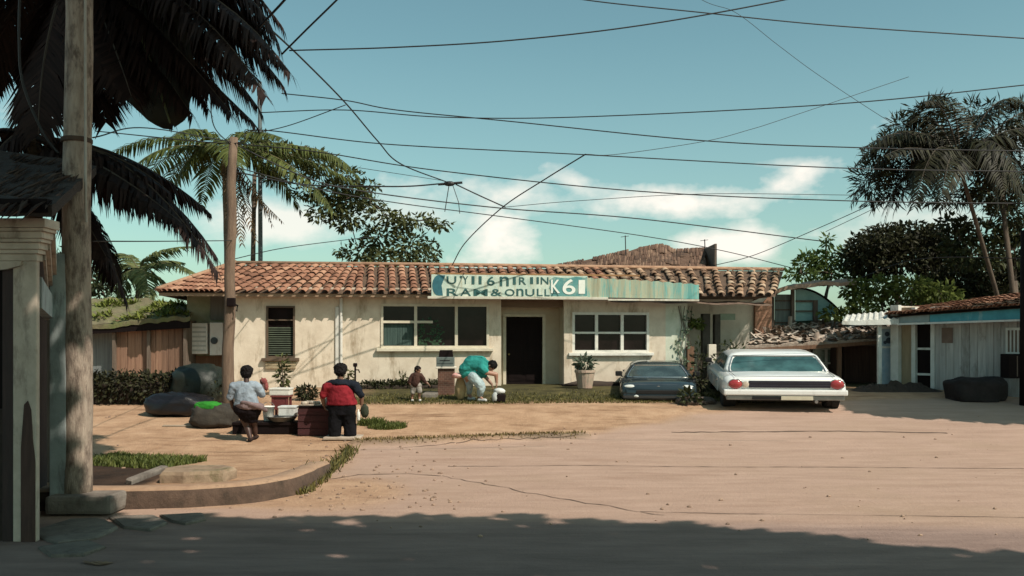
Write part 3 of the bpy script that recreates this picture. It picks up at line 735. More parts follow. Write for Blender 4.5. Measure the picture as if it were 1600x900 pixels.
# ---- brown roof of the house behind
t = thing('rear_house', 'brown patchy tiled roof of a house rising behind the shop', 'house', P(990, 420, 36))
rb = M('old_brown_roofing', (.15, .085, .055), (.06, .033, .022), 6, .95, .5, .8, (1, 1, 3), dirt=(.27, .17, .11), dirt_amt=.45, dirt_scale=5, dirt_stretch=(1, 1, 1))
def roofsheet(mb, pts, back, nu=34, nv=10, amp=.06):
    """lumpy roof slope between an upper and a lower polyline"""
    up, lo = pts
    def lerp(pl, f):
        k = f*(len(pl)-1); i = min(len(pl)-2, int(k)); return pl[i].lerp(pl[i+1], k-i)
    vs = []; 
    for j in range(nv+1):
        for i in range(nu+1):
            p = lerp(up, i/nu).lerp(lerp(lo, i/nu), j/nv); p = p+Vector((0, 0, amp*mnoise.noise(p*2.3)+amp*.6*mnoise.noise(p*7)))
            vs.append(p)
    n = len(vs); vs += [p+Vector((0, 0, -.12)) for p in vs]
    fs = []
    for j in range(nv):
        for i in range(nu):
            a = j*(nu+1)+i; q = (a, a+nu+1, a+nu+2, a+1); fs += [q, tuple(k+n for k in q[::-1])]
    rim = [i for i in range(nu+1)]+[j*(nu+1)+nu for j in range(1, nv+1)]+[nv*(nu+1)+i for i in range(nu-1, -1, -1)]+[j*(nu+1) for j in range(nv-1, 0, -1)]
    for a, b_ in zip(rim, rim[1:]+rim[:1]): fs.append((a, b_, b_+n, a+n))
    mb.add(vs, fs)
mb = MB()
up = [P(860, 416, 36), P(930, 403, 36.3), P(990, 390, 36.6), P(1035, 382, 36.8), P(1052, 391, 36.8), P(1102, 389, 36.8)]
lo = [P(850, 452, 33), P(920, 452, 33), P(980, 452, 33), P(1030, 452, 33), P(1050, 452, 33), P(1102, 452, 33)]
roofsheet(mb, (up, lo), 0, 60, 16, .06)
up2 = [p+Vector((0, .02, -.02)) for p in up]; lo2 = [Vector((p.x, p.y+3.5, p.z-1.2)) for p in up]
roofsheet(mb, (up2, lo2), 0, 50, 8, .05)
rf = mb.build('roof', rb, t)
mb = MB()
for j in range(9):
    for i in range(110):
        f = (i+.5)/110; g = (j+1)/9.5; k = f*5; q = min(4, int(k)); a_ = up[q].lerp(up[q+1], k-q); c_ = lo[q].lerp(lo[q+1], k-q); p0 = a_.lerp(c_, g); p1 = a_.lerp(c_, g-.13)
        if mnoise.noise(p0*1.3) > .22: continue
        o = Vector((ru(-.03, .03), 0, ru(.0, .02))); tile(mb, p0+o, p1+o, .055, .045, Vector((0, -.55, .83)), th=.012)
mb.build('roof_tiles', tilemat('old_brown_tile', (.055, .030, .020), (.13, .070, .045), (.24, .15, .10)), rf, smooth=True)
mb = MB(); a = P(858, 450, 33.4); c = P(1100, 450, 33.4); mb.box((a.x, 33.4, .6), (c.x, 39.5, a.z-.05)); mb.build('wall', M('rear_house_wall', (.45, .38, .30)), t)
mb = MB(); c = P(1102, 382, 36.7); mb.box((c.x-.04, 34.8, 3.0), (c.x+.04, 37, c.z-.17)); mb.build('gable_board', oldwood, t)
for (px, y0, y1, Y, lb) in [(978, 368, 402, 36, 'thin dark aerial rod rising from the middle of the brown roof'), (1102, 374, 396, 36.6, 'short aerial rod at the end of the brown roof')]:
    mb = MB(); a = P(px, y1+6, Y); c = P(px-1, y0, Y); mb.tube([a, c], .022, 6); mb.tube([c+Vector((-.18, 0, -.06)), c+Vector((.14, 0, -.02))], .012, 5)
    solo(mb, 'aerial', M('dark_steel', (.05, .045, .045), (.03, .028, .028), 8, .6), lb, 'aerial', 'aerials on the brown roof')

# ---- plank shed at the left
t = thing('plank_shed', 'reddish brown plank shed under a mossy sloping roof', 'shed', P(215, 600, 25.3))
ym = 25.3
plank = M('red_brown_plank', (.30, .175, .115), (.17, .09, .06), 4, .85, .6, .4, (6, 1, .25), island=.35)
mb = MB(); x = P(175, 0, ym).x; xe = P(291, 0, ym).x
while x < xe: w = ru(.16, .24); mb.box((x, ym+ru(0, .02), .5), (min(x+w, xe)-.012, ym+.06, P(0, 500, ym).z)); x += w
mb.build('plank_wall', plank, t)
mb = MB(); wbox(mb, 60, 176, 500, 620, ym+.3, .1); mb.build('blue_wall', M('bluish_board', (.20, .22, .22), (.12, .135, .14), 4, .85, .6, .3, (6, 1, .3)), t, label='grey blue boarded part of the shed wall')
mb = MB(); wbox(mb, 60, 292, 497, 640, ym+4, .1); a = P(291, 500, ym); mb.box((a.x-.1, ym+.07, .5), (a.x, ym+4, a.z)); mb.build('back_wall', oldwood, t)
mb = MB(); roofsheet(mb, ([P(40, 470, ym+2.5), P(140, 466, ym+2.5), P(230, 466, ym+2.5), P(300, 478, ym+2)], [P(40, 514, ym-.28), P(140, 508, ym-.28), P(230, 500, ym-.28), P(297, 494, ym-.28)]), 0, 40, 12, .08)
rf = mb.build('roof', M('mossy_thatch', (.20, .17, .10), (.10, .085, .045), 5, .95, .5, .9, dirt=(.13, .17, .04), dirt_amt=.7, dirt_scale=1.2, dirt_stretch=(1, 1, 1)), t)
mb = MB()
for _ in range(2600):
    f = rnd(); g = rnd()**1.3; p = P(60, 470, ym+2.4).lerp(P(300, 478, ym+2), f).lerp(P(60, 514, ym-.24).lerp(P(297, 494, ym-.24), f), g)
    if mnoise.noise(p*1.1) < -.05: continue
    leaf(mb, p+Vector((0, 0, .03)), Vector((ru(-1, 1), ru(-1, .3), ru(.0, .9))), Vector((0, -.3, 1)), .22, .07)
mb.build('moss', leafmat('roof_moss', (.19, .22, .05), (.085, .10, .02), .2), rf)
mb = MB(); a = P(40, 513, ym-.25); c = P(296, 498, ym-.25); mb.prism([a, c, c+Vector((0, 0, -.26)), a+Vector((0, 0, -.26))], (0, .06, 0)); mb.build('eave_board', darkwood, t)
for px in (178, 232, 289):
    mb = MB(); a = P(px, 504, ym-.1); mb.box((a.x-.04, ym-.12, .6), (a.x+.04, ym-.02, a.z)); mb.build('post', oldwood, t)

# ---- house at the right
RA = radians(0)
t = thing('grey_house', 'low grey white boarded house with tiled roof and teal fascia', 'house', P(1490, 620, 24.5))
# front wall line from near right end to far left end
Ra = P(1400, 607, 25.6); Rb = P(1600, 625, 22.9)
dirR = Vector((Rb.x-Ra.x, Rb.y-Ra.y, 0)); LR = dirR.length; dirR.normalize(); nR = Vector((dirR.y, -dirR.x, 0))
RX = Matrix.Translation((Ra.x, Ra.y, 0)) @ Matrix(((dirR.x, -nR.x, 0, 0), (dirR.y, -nR.y, 0, 0), (0, 0, 1, 0), (0, 0, 0, 1)))   # x along wall, y into house
def RU(px, v=0):
    rx = (px-CX)/F
    # point = Ra + u*dirR - v*nR ;  X = rx*Y
    return (rx*(Ra.y-v*nR.y)-(Ra.x-v*nR.x))/(dirR.x-rx*dirR.y)
def RZ_(px, py, v=0):
    u = RU(px, v); Y = Ra.y+u*dirR.y-v*nR.y; return EYE+(HZ-py)*Y/F
greyboard = M('grey_white_boards', (.46, .46, .44), (.30, .30, .28), 3, .85, .7, .35, (5, 5, .3), dirt=(.13, .11, .09), dirt_amt=.5, dirt_scale=3, island=.22)
tealf = M('teal_fascia', (.06, .30, .36), (.04, .22, .27), 4, .7, .7, .2, dirt=(.45, .50, .46), dirt_amt=.3, dirt_scale=2)
wtrim = M('right_white_trim', (.66, .68, .64), (.50, .52, .48), 4, .75, .6, .2, dirt=(.2, .17, .13), dirt_amt=.4)
LE = RU(1640)
mb = MB(RX); u = RU(1458)
while u < LE:
    w = ru(.17, .22); mb.box((u, ru(0, .015), .35), (u+w-.008, .06, 3.05)); u += w
mb.cur = 1; mb.box((RU(1404), .03, .4), (RU(1429), .09, 3.05)); mb.cur = 2
mb.box((RU(1404), .9, .4), (LE+1.5, 1.0, 3.0)); mb.cur = 3; mb.box((LE, .062, .3), (LE+.08, 5, 3.1)); mb.box((RU(1404)-.02, .062, .4), (RU(1404)+.05, 5, 3.1))
mb.build('wall', [greyboard, M('tan_panel', (.36, .29, .19), (.26, .20, .12), 4, .85, .6, .3, (4, 4, .4)), darkwood, whitew], t)
mb = MB(RX); mb.box((RU(1431), .10, .5), (RU(1456), .14, 3.0)); d = mb.build('door', darkwood, t)
mb = MB(RX)
for py in (545, 585): z = RZ_(1443, py); mb.box((RU(1431), .06, z-.03), (RU(1456), .098, z+.03))
mb.build('cross_bar', wtrim, d)
for px in (1428, 1458):
    mb = MB(RX); mb.box((RU(px)-.06, -.03, .4), (RU(px)+.05, .10, 3.04)); mb.build('door_post', wtrim, t)
mb = MB(RX); mb.box((RU(1396), -.16, .4), (RU(1408), .02, 3.12)); mb.build('corner_post', wtrim, t)
mb = MB(RX); mb.box((RU(1472), -.022, RZ_(1480, 536)), (RU(1489), -.004, RZ_(1480, 512))); mb.build('hatch', M('hatch_brown', (.20, .14, .11), (.13, .09, .07), 5, .8), t)
mb = MB(RX); a = RU(1572); mb.box((a, -.03, RZ_(1580, 553)), (a+.5, .0, RZ_(1580, 512)));  wn = mb.build('window', wtrim, t)
mb = MB(RX)
for i in range(5): mb.box((a+.06+i*.09, -.045, RZ_(1580, 550)), (a+.10+i*.09, -.031, RZ_(1580, 516)))
mb.build('grille', oldwood, wn)
# fascia + roof
z0, z1 = RZ_(1400, 497, -.5), RZ_(1600, 481, -.5)
mb = MB(RX); A = (RU(1392, -.5), -.5, z0-.11); B = (RU(1450, -.5), -.5, (z0*2+z1)/3-.13)
def fz(px, py): return (RU(px, -.5), -.5, RZ_(px, py, -.5))
mb.prism([fz(1392, 505), fz(1452, 503), fz(1452, 491), fz(1392, 497)], (0, .05, 0)); mb.cur = 1
mb.prism([fz(1453, 504), fz(1650, 497), fz(1650, 478), fz(1453, 491)], (0, .05, 0))
mb.build('fascia', [M('grey_teal_fascia', (.26, .33, .33), (.18, .24, .24), 4, .7), tealf], t)
mb = MB(RX); q = [(RU(p, -.56), -.56, RZ_(p, y, -.56)) for p, y in ((1400, 508), (1650, 500), (1650, 497), (1400, 505))]; mb.prism(q, (0, .05, 0)); mb.build('lower_trim', wtrim, t)
e0 = Vector(fz(1388, 495))+Vector((0, -.1, .03)); e1 = Vector(fz(1650, 477))+Vector((0, -.1, .03))
ba = P(1398, 487, 27.8); bb = P(1560, 462, 26.6); bc = P(1700, 446, 25.2)
inv = RX.inverted(); r0 = inv @ ba; r1 = inv @ bc
mb = MB(RX); mb.add([e0-Vector((0, 0, .05)), e1-Vector((0, 0, .05)), r1-Vector((0, 0, .05)), r0-Vector((0, 0, .05)), Vector((e0.x, 6, e0.z-.2)), Vector((e1.x, 6, e1.z-.2))], [(0, 1, 2, 3), (3, 2, 5, 4), (0, 3, 4), (1, 5, 2), (0, 4, 5, 1)])
rf = mb.build('roof', M('roof_boarding', (.13, .08, .05)), t)
nn = ((e1-e0).cross(r0-e0)).normalized(); nn = nn if nn.z > 0 else -nn
mb = MB(RX); tiles(mb, e0, e1, r0, r1, 34, 7, .115, nn, .02); mb.build('roof_tiles', [terra], rf, smooth=True)
# low awning left of it
t2 = thing('awning', 'low white tin awning between the carport and grey house', 'awning', P(1360, 500, 26))
mb = MB(); up = [P(1322, 492, 27.2), P(1402, 485, 27.0)]; lw = [P(1316, 502, 25.0), P(1405, 497, 25.0)]
vs_ = []; n = 30
for i in range(n+1):
    f = i/n; k = .025*sin(i*1.9)
    vs_ += [lw[0].lerp(lw[1], f)+Vector((0, 0, k)), up[0].lerp(up[1], f)+Vector((0, 0, k)), lw[0].lerp(lw[1], f)+Vector((0, 0, k-.03)), up[0].lerp(up[1], f)+Vector((0, 0, k-.03))]
fs = []
for i in range(n): o = 4*i; fs += [(o, o+4, o+5, o+1), (o+2, o+3, o+7, o+6), (o, o+2, o+6, o+4), (o+1, o+5, o+7, o+3)]
mb.add(vs_, fs); tin_w = M('white_tin', (.66, .67, .62), (.45, .45, .41), 4, .6, .7, .2, dirt=(.2, .13, .09), dirt_amt=.4); mb.build('sheet', tin_w, t2)
mb = MB(); mb.prism([P(1316, 503, 24.98), P(1405, 498, 24.98), P(1405, 507, 24.98), P(1340, 508, 24.98), P(1316, 507, 24.98)], (0, .04, 0)); mb.build('front_rail', wtrim, t2)
for px in (1374, ):
    mb = MB(); a = P(px, 500, 25.2); mb.box((a.x-.05, 25.15, .6), (a.x+.05, 25.25, a.z)); mb.build('post', wtrim, t2)
# blue-white notice door under the awning
t3 = thing('notice_panel', 'upright blue and white panel standing under the low awning', 'panel', P(1387, 600, 25.9))
mb = MB(); wbox(mb, 1377, 1396, 514, 600, 25.8, .05); mb.build('board', M('blue_panel', (.20, .32, .42), (.42, .50, .54), 5, .7, .5, .1), t3)
mb = MB(); wbox(mb, 1374, 1377, 510, 602, 25.78, .08); wbox(mb, 1396, 1399, 510, 602, 25.78, .08); wbox(mb, 1377, 1396, 541, 544, 25.79, .02); wbox(mb, 1377, 1396, 510, 514, 25.78, .08); mb.build('frame', wtrim, t3)
mb = MB(); 
for px, py, r in ((1386, 522, .07), (1389, 532, .09), (1383, 535, .05)): a = P(px, py, 25.79); mb.lathe(a, [(r, 0), (r, -.006)], 14, 'y')
mb.build('dark_spot', M('panel_dark', (.05, .07, .10)), t3)

# ---- carport with rubble-strewn tin roof and the arched upper shelter
t = thing('carport', 'dark open carport with a tile-strewn tin roof behind the white sedan', 'carport', P(1280, 610, 27.6))
rub = M('tile_rubble', (.40, .33, .27), (.17, .12, .09), 9, .95, .5, .9, dirt=(.55, .48, .42), dirt_amt=.4, dirt_scale=8, dirt_stretch=(1, 1, 1))
mb = MB(); roofsheet(mb, ([P(1205, 512, 29.6), P(1300, 508, 29.6), P(1388, 506, 29.6)], [P(1165, 541, 26.6), P(1290, 534, 26.6), P(1388, 527, 26.6)]), 0, 50, 14, .07)
rf = mb.build('roof', rub, t)
mb = MB()
up = [P(1205, 512, 29.5), P(1300, 508, 29.5), P(1388, 506, 29.5)]; lw = [P(1165, 541, 26.7), P(1290, 534, 26.7), P(1388, 527, 26.7)]
for _ in range(420):
    f = rnd(); g = rnd(); k = f*2; i = min(1, int(k)); p = up[i].lerp(up[i+1], k-i).lerp(lw[i].lerp(lw[i+1], k-i), g)
    ax = Vector((ru(-1, 1), ru(-1, .2), ru(-.2, .3))).normalized(); tile(mb, p+Vector((0, 0, .05)), p+ax*ru(.15, .35)+Vector((0, 0, .05)), .08, .07, (Vector((0, 0, 1))-ax*ax.z).normalized())
mb.build('loose_tiles', tilemat('rubble_tile', (.13, .09, .07), (.36, .28, .22), (.60, .54, .47)), rf)
mb = MB(); mb.prism([P(1160, 545, 26.55), P(1290, 538, 26.55), P(1390, 531, 26.55), P(1390, 536, 26.55), P(1290, 544, 26.55), P(1160, 551, 26.55)], (0, .08, 0)); mb.build('front_beam', brownwood, t)
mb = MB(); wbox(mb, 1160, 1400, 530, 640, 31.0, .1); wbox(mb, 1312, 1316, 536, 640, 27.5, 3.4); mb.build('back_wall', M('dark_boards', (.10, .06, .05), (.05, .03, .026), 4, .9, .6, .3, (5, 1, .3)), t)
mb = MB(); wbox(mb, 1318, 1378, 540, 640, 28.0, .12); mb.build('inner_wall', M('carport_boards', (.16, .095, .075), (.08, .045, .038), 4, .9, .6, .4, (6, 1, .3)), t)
for px in (1218, 1262, 1311, 1376):
    mb = MB(); a = P(px, 538, 26.7); mb.box((a.x-.06, 26.65, .5), (a.x+.06, 26.77, a.z)); mb.build('post', brownwood, t)
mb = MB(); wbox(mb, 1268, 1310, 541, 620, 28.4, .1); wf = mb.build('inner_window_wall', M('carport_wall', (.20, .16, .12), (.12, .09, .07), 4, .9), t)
mb = MB()
for a in (1271, 1289, 1305): wbox(mb, a, a+4, 543, 600, 28.3, .06)
wbox(mb, 1271, 1309, 541, 546, 28.29, .05); wbox(mb, 1271, 1309, 566, 569, 28.29, .05)
mb.build('window_frame', white_fr, wf)
mb = MB(); wbox(mb, 1275, 1289, 546, 566, 28.33, .03); wbox(mb, 1293, 1305, 546, 566, 28.33, .03); mb.build('pane', glass('pale_glass', (.35, .42, .36), .15), wf)

t = thing('arched_shelter', 'weathered timber shelter with a half arch of pale teal sheeting', 'shelter', P(1270, 520, 30))
Ys = 29.4
mb = MB(); roofsheet(mb, ([P(1190, 466, 31.5), P(1235, 444, 31.5), P(1290, 438, 31.5), P(1335, 436, 31.5)], [P(1158, 474, 28.8), P(1228, 448, 28.8), P(1285, 441, 28.8), P(1338, 439, 28.8)]), 0, 40, 8, .05)
mb.build('roof', M('rusty_roof', (.36, .26, .19), (.19, .12, .085), 6, .9, .5, .6), t)
for a, b_, w in ((1205, 464, 5), (1237, 452, 5), (1333, 446, 6)):
    mb = MB(); wbox(mb, a, a+w, b_, 540, Ys, .12); mb.build('post', oldwood, t)
mb = MB(); arc = []
for i in range(15): f = i/14; arc.append(P(1245+(1315-1245)*f+14*sin(pi*f*.5)*0, 450+ (490-450)*f**2.0, Ys+.12))
pts = [P(1243, 500, Ys+.12)]+[P(1243, 450, Ys+.12)]+arc[1:]+[P(1285, 489, Ys+.12)]
pts = [P(1243, 502, Ys+.12), P(1243, 450, Ys+.12)]+arc[1:]+[P(1310, 493, Ys+.12), P(1280, 500, Ys+.12)]
mb.prism(pts, (0, .03, 0)); mb.build('arched_sheet', M('pale_teal_sheet', (.26, .46, .44), (.18, .35, .34), 3, .5, .7, .1), t)
mb = MB(); mb.tube([p+Vector((0, -.03, 0)) for p in arc], .035, 6); mb.build('arch_rib', darkwood, t)
mb = MB(); wbox(mb, 1211, 1236, 460, 522, Ys+.2, .05); mb.build('grey_sheet', M('grey_green_sheet', (.20, .24, .22), (.12, .15, .14), 4, .7, .6, .3, (5, 1, .4)), t)
mb = MB()
for py in (470, 484, 504): wbox(mb, 1211, 1236, py-1, py+1, Ys+.16, .03)
wbox(mb, 1243, 1272, 469, 472, Ys+.05, .04); wbox(mb, 1243, 1272, 485, 487, Ys+.05, .04); wbox(mb, 1271, 1278, 469, 515, Ys+.02, .08)
mb.build('batten', oldwood, t)
mb = MB(); wbox(mb, 1243, 1272, 488, 512, Ys+.3, .04); mb.build('green_sheet', M('dull_green_sheet', (.10, .17, .12), (.06, .11, .08), 4, .8), t)
mb = MB(); wbox(mb, 1206, 1338, 500, 620, 31.2, .1); mb.build('back_wall', oldwood, t)
mb = MB(); q = [P(1168, 474, 28.6), P(1192, 472, 28.6), P(1204, 459, 28.6)]; mb.prism(q, (0, .05, 0)); mb.build('gusset', tin_w, t)

# ---- dark humped cover and box by the grey house, dark post at the frame edge
tarp = M('black_tarpaulin', (.024, .018, .018), (.012, .009, .009), 5, .8, .6, .5, spec=.3)
def drape(c, r, n, seed, sq=.62, flat=-.3, fold=.03):
    mb = MB(); mb.blob((0, 0, 0), 1.0, 52, 30); c = Vector(c)
    for i, v in enumerate(mb.v):
        d = Vector([(abs(q)**sq)*(1 if q > 0 else -1) for q in v]); w = 1+n*mnoise.noise(v*1.7+Vector((seed*3.1, 0, seed)))
        p = Vector((d.x*r[0], d.y*r[1], d.z*r[2]))*w
        p += v*(fold*mnoise.noise((v.x*9+v.y*6, v.z*2.2, seed))+fold*.6*abs(mnoise.noise(v*13)))
        p.z = max(p.z, flat); mb.v[i] = c+p
    return mb
c = P(1524, 616, 22.6); c.z = terrain(c.x, 22.6)+.22
solo(drape(c, (.66, .42, .36), .16, 4, .55, -.25), 'covered_barrow', tarp, 'low dark covered hump against the grey boarded wall', 'covered load', smooth=True)
t = thing('wall_cabinet', 'dark metal cabinet at the end of the grey house', 'cabinet', P(1585, 590, 22.7))
mb = MB(); a = P(1571, 591, 22.75); c = P(1597, 553, 22.75); mb.bbox((a.x, 22.6, a.z), (c.x, 23.0, c.z), .015); mb.build('body', darkwood, t); mb = MB(); mb.box(((a.x+c.x)/2-.01, 22.585, a.z+.05), ((a.x+c.x)/2+.01, 22.6, c.z-.05)); mb.build('door', oldwood, t)
mb = MB(); a = P(1601, 650, 21.8); mb.tube([(a.x, 21.8, .3), (a.x+.0, 21.8, P(0, 360, 21.8).z)], [.12, .09], 10)
solo(mb, 'utility_pole', darkwood, 'dark slim pole at the right edge of the photo', 'pole', 'utility poles', smooth=True)
# rubble, boxes and bricks along the foot of the carport
mb = MB(); c = P(1395, 622, 25.0); n = 40; vs_ = []
for a in range(n+1):
    for b_ in range(9):
        x = c.x-1.5+2.6*a/n; y = 23.9+.9*b_/8; e = min(1, 4*a/n, 4*(n-a)/n)*sin(pi*b_/8); vs_.append((x, y, terrain(x, y)-.03+e*(.16+.22*abs(mnoise.noise((x*3, y*4, 1)))+.1*abs(mnoise.noise((x*9, y*9, 1))))))
mb.add(vs_, [(a*9+b_, (a+1)*9+b_, (a+1)*9+b_+1, a*9+b_+1) for a in range(n) for b_ in range(8)])
solo(mb, 'rubble_heap', soil, 'dark heap of rubble at the foot of the blue panel', 'rubble')

# ---- left house in the foreground
t = thing('left_house', 'shaded pale house front with fluted cornice at the left edge', 'house', (-6, 10, 0))
pale = M('pale_blue_paint', (.58, .48, .385), (.40, .32, .25), 4, .85, .7, .3, dirt=(.10, .07, .055), dirt_amt=.55, dirt_scale=3, dirt_stretch=(1.5, 1.5, .5))
bluep = M('blue_grey_paint', (.42, .47, .46), (.30, .34, .34), 4, .85, .7, .3, dirt=(.08, .06, .05), dirt_amt=.4, dirt_scale=3, dirt_stretch=(1.5, 1.5, .4))
Yh = 9.5
def hx(px, Y=Yh): return (px-CX)*Y/F
def hz(py, Y=Yh): return EYE+(HZ-py)*Y/F
mb = MB(); mb.bbox((hx(20), Yh, 0), (hx(57), Yh+.07, hz(405)), .012); mb.build('pilaster', pale, t)
mb = MB(); mb.box((hx(-70), Yh+.12, 0), (hx(20)-.002, Yh+.24, hz(404))); mb.build('doorway_panel', darkwood, t)
mb = MB(); mb.box((hx(2), Yh+.02, 0), (hx(19), Yh+.118, hz(412))); mb.build('door_frame', M('dark_maroon_wood', (.045, .022, .018), (.025, .012, .010), 4, .7, .6, .3, (5, 5, .5)), t)
mb = MB(); pp = [(33, 850), (33, 700), (36, 660), (38, 632), (44, 626), (49, 640), (52, 690), (55.5, 720), (55.5, 850)]; mb.prism([(hx(a), Yh-.001, max(.0, hz(b_))) for a, b_ in pp], (0, -.006, 0)); mb.build('stained_board', M('rotten_brown', (.095, .05, .038), (.05, .026, .02), 5, .9, .6, .3, (4, 4, .5)), t)
mb = MB(); mb.box((hx(-80), Yh+.06, .0), (hx(0), Yh+.117, hz(640))); mb.build('lower_panel', soil, t)
mb = MB(); zc = hz(408)
for i, (pz, out) in enumerate([(0, .02), (.075, .05), (.12, .075), (.19, .11), (.23, .135), (.30, .17), (.335, .20)]):
    z2 = [.075, .12, .19, .23, .30, .335, .43][i]
    mb.bbox((hx(-90), Yh-out, zc+pz+.001), (hx(56)+out, Yh+.11, zc+z2), .008)
mb.build('cornice', pale, t)
mb = MB()
for k, (z2, dz) in enumerate(((.02, .10), (.13, .12), (.26, .17))): mb.prism([(hx(58), Yh+.12, zc+z2), (-5.72, 11.0, zc+z2-.30), (-5.72, 11.0, zc+z2-.30+dz), (hx(58), Yh+.12, zc+z2+dz)], (.03+.05*k, 0, 0))
mb.build('cornice_return', pale, t)
mb = MB(); mb.prism([(hx(-10), Yh-.04, zc-.003), (hx(36), Yh-.04, zc-.003), (hx(34), Yh-.04, zc-.05), (hx(12), Yh-.04, zc-.09), (hx(-10), Yh-.04, zc-.10)], (0, .05, 0)); mb.build('bracket', pale, t)
Yc = 11.35
mb = MB(); mb.bbox((hx(77, Yc-.3), Yc-.3, .05), (hx(103, Yc-.3), Yc-.1, hz(396, Yc-.3)), .012); mb.build('column', bluep, t)
mb = MB(); mb.prism([(hx(60)-.10, Yh+.26, hz(430)), (hx(80, Yc)+.05, Yc, hz(468, Yc)), (hx(80, Yc)+.05, Yc, hz(500, Yc)), (hx(60)-.10, Yh+.26, hz(480))], (-.12, 0, 0)); mb.build('side_beam', bluep, t)
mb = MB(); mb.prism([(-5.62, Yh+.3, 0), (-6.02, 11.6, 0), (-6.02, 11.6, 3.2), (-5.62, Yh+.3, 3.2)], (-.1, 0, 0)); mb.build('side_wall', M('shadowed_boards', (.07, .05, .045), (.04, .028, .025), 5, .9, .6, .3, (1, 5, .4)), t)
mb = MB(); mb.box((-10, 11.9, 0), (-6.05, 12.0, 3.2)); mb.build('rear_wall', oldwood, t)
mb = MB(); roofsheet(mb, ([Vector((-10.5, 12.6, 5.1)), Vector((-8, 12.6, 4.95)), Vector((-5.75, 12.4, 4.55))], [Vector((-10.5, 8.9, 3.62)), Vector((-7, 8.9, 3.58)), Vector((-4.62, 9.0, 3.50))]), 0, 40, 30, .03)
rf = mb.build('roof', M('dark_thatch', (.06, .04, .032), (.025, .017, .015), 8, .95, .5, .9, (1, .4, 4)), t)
mb = MB()
for i in range(900):
    f = rnd(); g = rnd(); p = Vector((-10.5, 12.5, 5.1)).lerp(Vector((-5.75, 12.3, 4.55)), f).lerp(Vector((-10.5, 8.9, 3.6)).lerp(Vector((-4.62, 9.0, 3.5)), f), g)
    d = Vector((ru(-.3, .3), -1, -.35)).normalized(); leaf(mb, p+Vector((0, 0, ru(.02, .08))), d, Vector((0, -.3, 1)), ru(.3, .8), .05)
mb.build('thatch_straw', leafmat('dark_straw', (.10, .065, .05), (.03, .02, .017), 0), rf)
mb = MB(); mb.box((-10, 8.98, 3.42), (-4.66, 9.08, 3.56)); mb.build('eave_board', darkwood, t)

# ---- big post with footing, its slabs
t = thing('utility_pole', 'thick weathered pole beside the blue column at the house corner', 'pole', (-5.45, 11.2, .2), 'utility poles')
xb = hx(123, 11.25); pts = []; rs = []
for i in range(40): z = .18+i*(7.6-.18)/39; pts.append((xb+.015*sin(z*1.3)+.02*(z/7), 11.2, z)); rs.append(.172-.002*z+.012*mnoise.noise((z*1.7, 0, 0)))
mb = MB(); mb.tube(pts, rs, 18)
mb.build('shaft', M('weathered_post', (.47, .38, .305), (.27, .21, .165), 7, .9, .6, .9, (3, 3, .5), dirt=(.085, .055, .042), dirt_amt=.75, dirt_scale=5, dirt_stretch=(2, 2, .7)), t, smooth=True)
mb = MB(); mb.tube([(xb+.182, 11.05, 3.9), (xb+.175, 11.05, 7.5)], .016, 6); mb.tube([(xb+.182, 11.05, 3.9), (xb+.165, 11.1, 3.6)], .016, 6); mb.build('conduit', M('pale_conduit', (.45, .42, .37), (.3, .27, .23), 5, .7), t)
mb = MB(); mb.lathe((xb, 11.2, 4.6), [(.178, 0), (.185, .01), (.185, .05), (.178, .06)], 18); mb.build('steel_band', M('rusty_band', (.12, .07, .045), (.06, .04, .03), 6, .8, metal=.3), t)
footm = M('old_concrete', (.25, .22, .19), (.14, .115, .095), 5, .95, .6, .8, dirt=(.06, .045, .035), dirt_amt=.5)
mb = MB(); mb.bbox((hx(72, 10.9), 10.85, .02), (hx(176, 10.9), 11.5, .245), .05); solo(mb, 'concrete_footing', footm, 'low worn concrete footing under the thick weathered pole', 'footing')
def slab(pts, z0, th, name, label, m, seed=0):
    mb = MB(); c = sum((Vector((x, y, 0)) for x, y in pts), Vector())/len(pts); n = len(pts)
    rs = []
    for k, (z, s) in enumerate(((z0, 1.0), (z0+th*.75, 1.0), (z0+th, .93))):
        rs += [c+(Vector((x, y, 0))-c)*s+Vector((.02*mnoise.noise((x*3, y*3, k+seed)), .02*mnoise.noise((x*3, y*3, 9+k)), z+.012*mnoise.noise((x*5, y*5, seed)))) for x, y in pts]
    fs = [tuple(range(2*n, 3*n))]
    for k in range(2): fs += [(k*n+i, k*n+(i+1) % n, (k+1)*n+(i+1) % n, (k+1)*n+i) for i in range(n)]
    mb.add(rs, fs); return solo(mb, name, m, label, 'slab', 'broken concrete pieces')
def gp(*pxs): return [(G(a, b).x, G(a, b).y) for a, b in pxs]
sandc = M('sandy_concrete', (.34, .25, .17), (.20, .135, .09), 5, .95, .6, .7, dirt=(.09, .085, .03), dirt_amt=.5, dirt_scale=4)
slab([(-4.62, 11.75), (-4.3, 11.72), (-3.82, 11.85), (-3.75, 12.2), (-4.0, 12.45), (-4.6, 12.4), (-4.7, 12.1)], .24, .17, 'broken_slab', 'sunlit broken concrete slab with mossy face behind the kerb', sandc)
slab([(-5.05, 11.72), (-4.95, 11.65), (-4.95, 12.9), (-5.05, 12.95)], .25, .08, 'broken_slab', 'narrow broken strip of concrete lying across the shaded grass', footm, 3)
stone = M('cracked_flagstone', (.22, .19, .155), (.115, .095, .08), 4, .95, .6, .8, dirt=(.05, .04, .033), dirt_amt=.5)
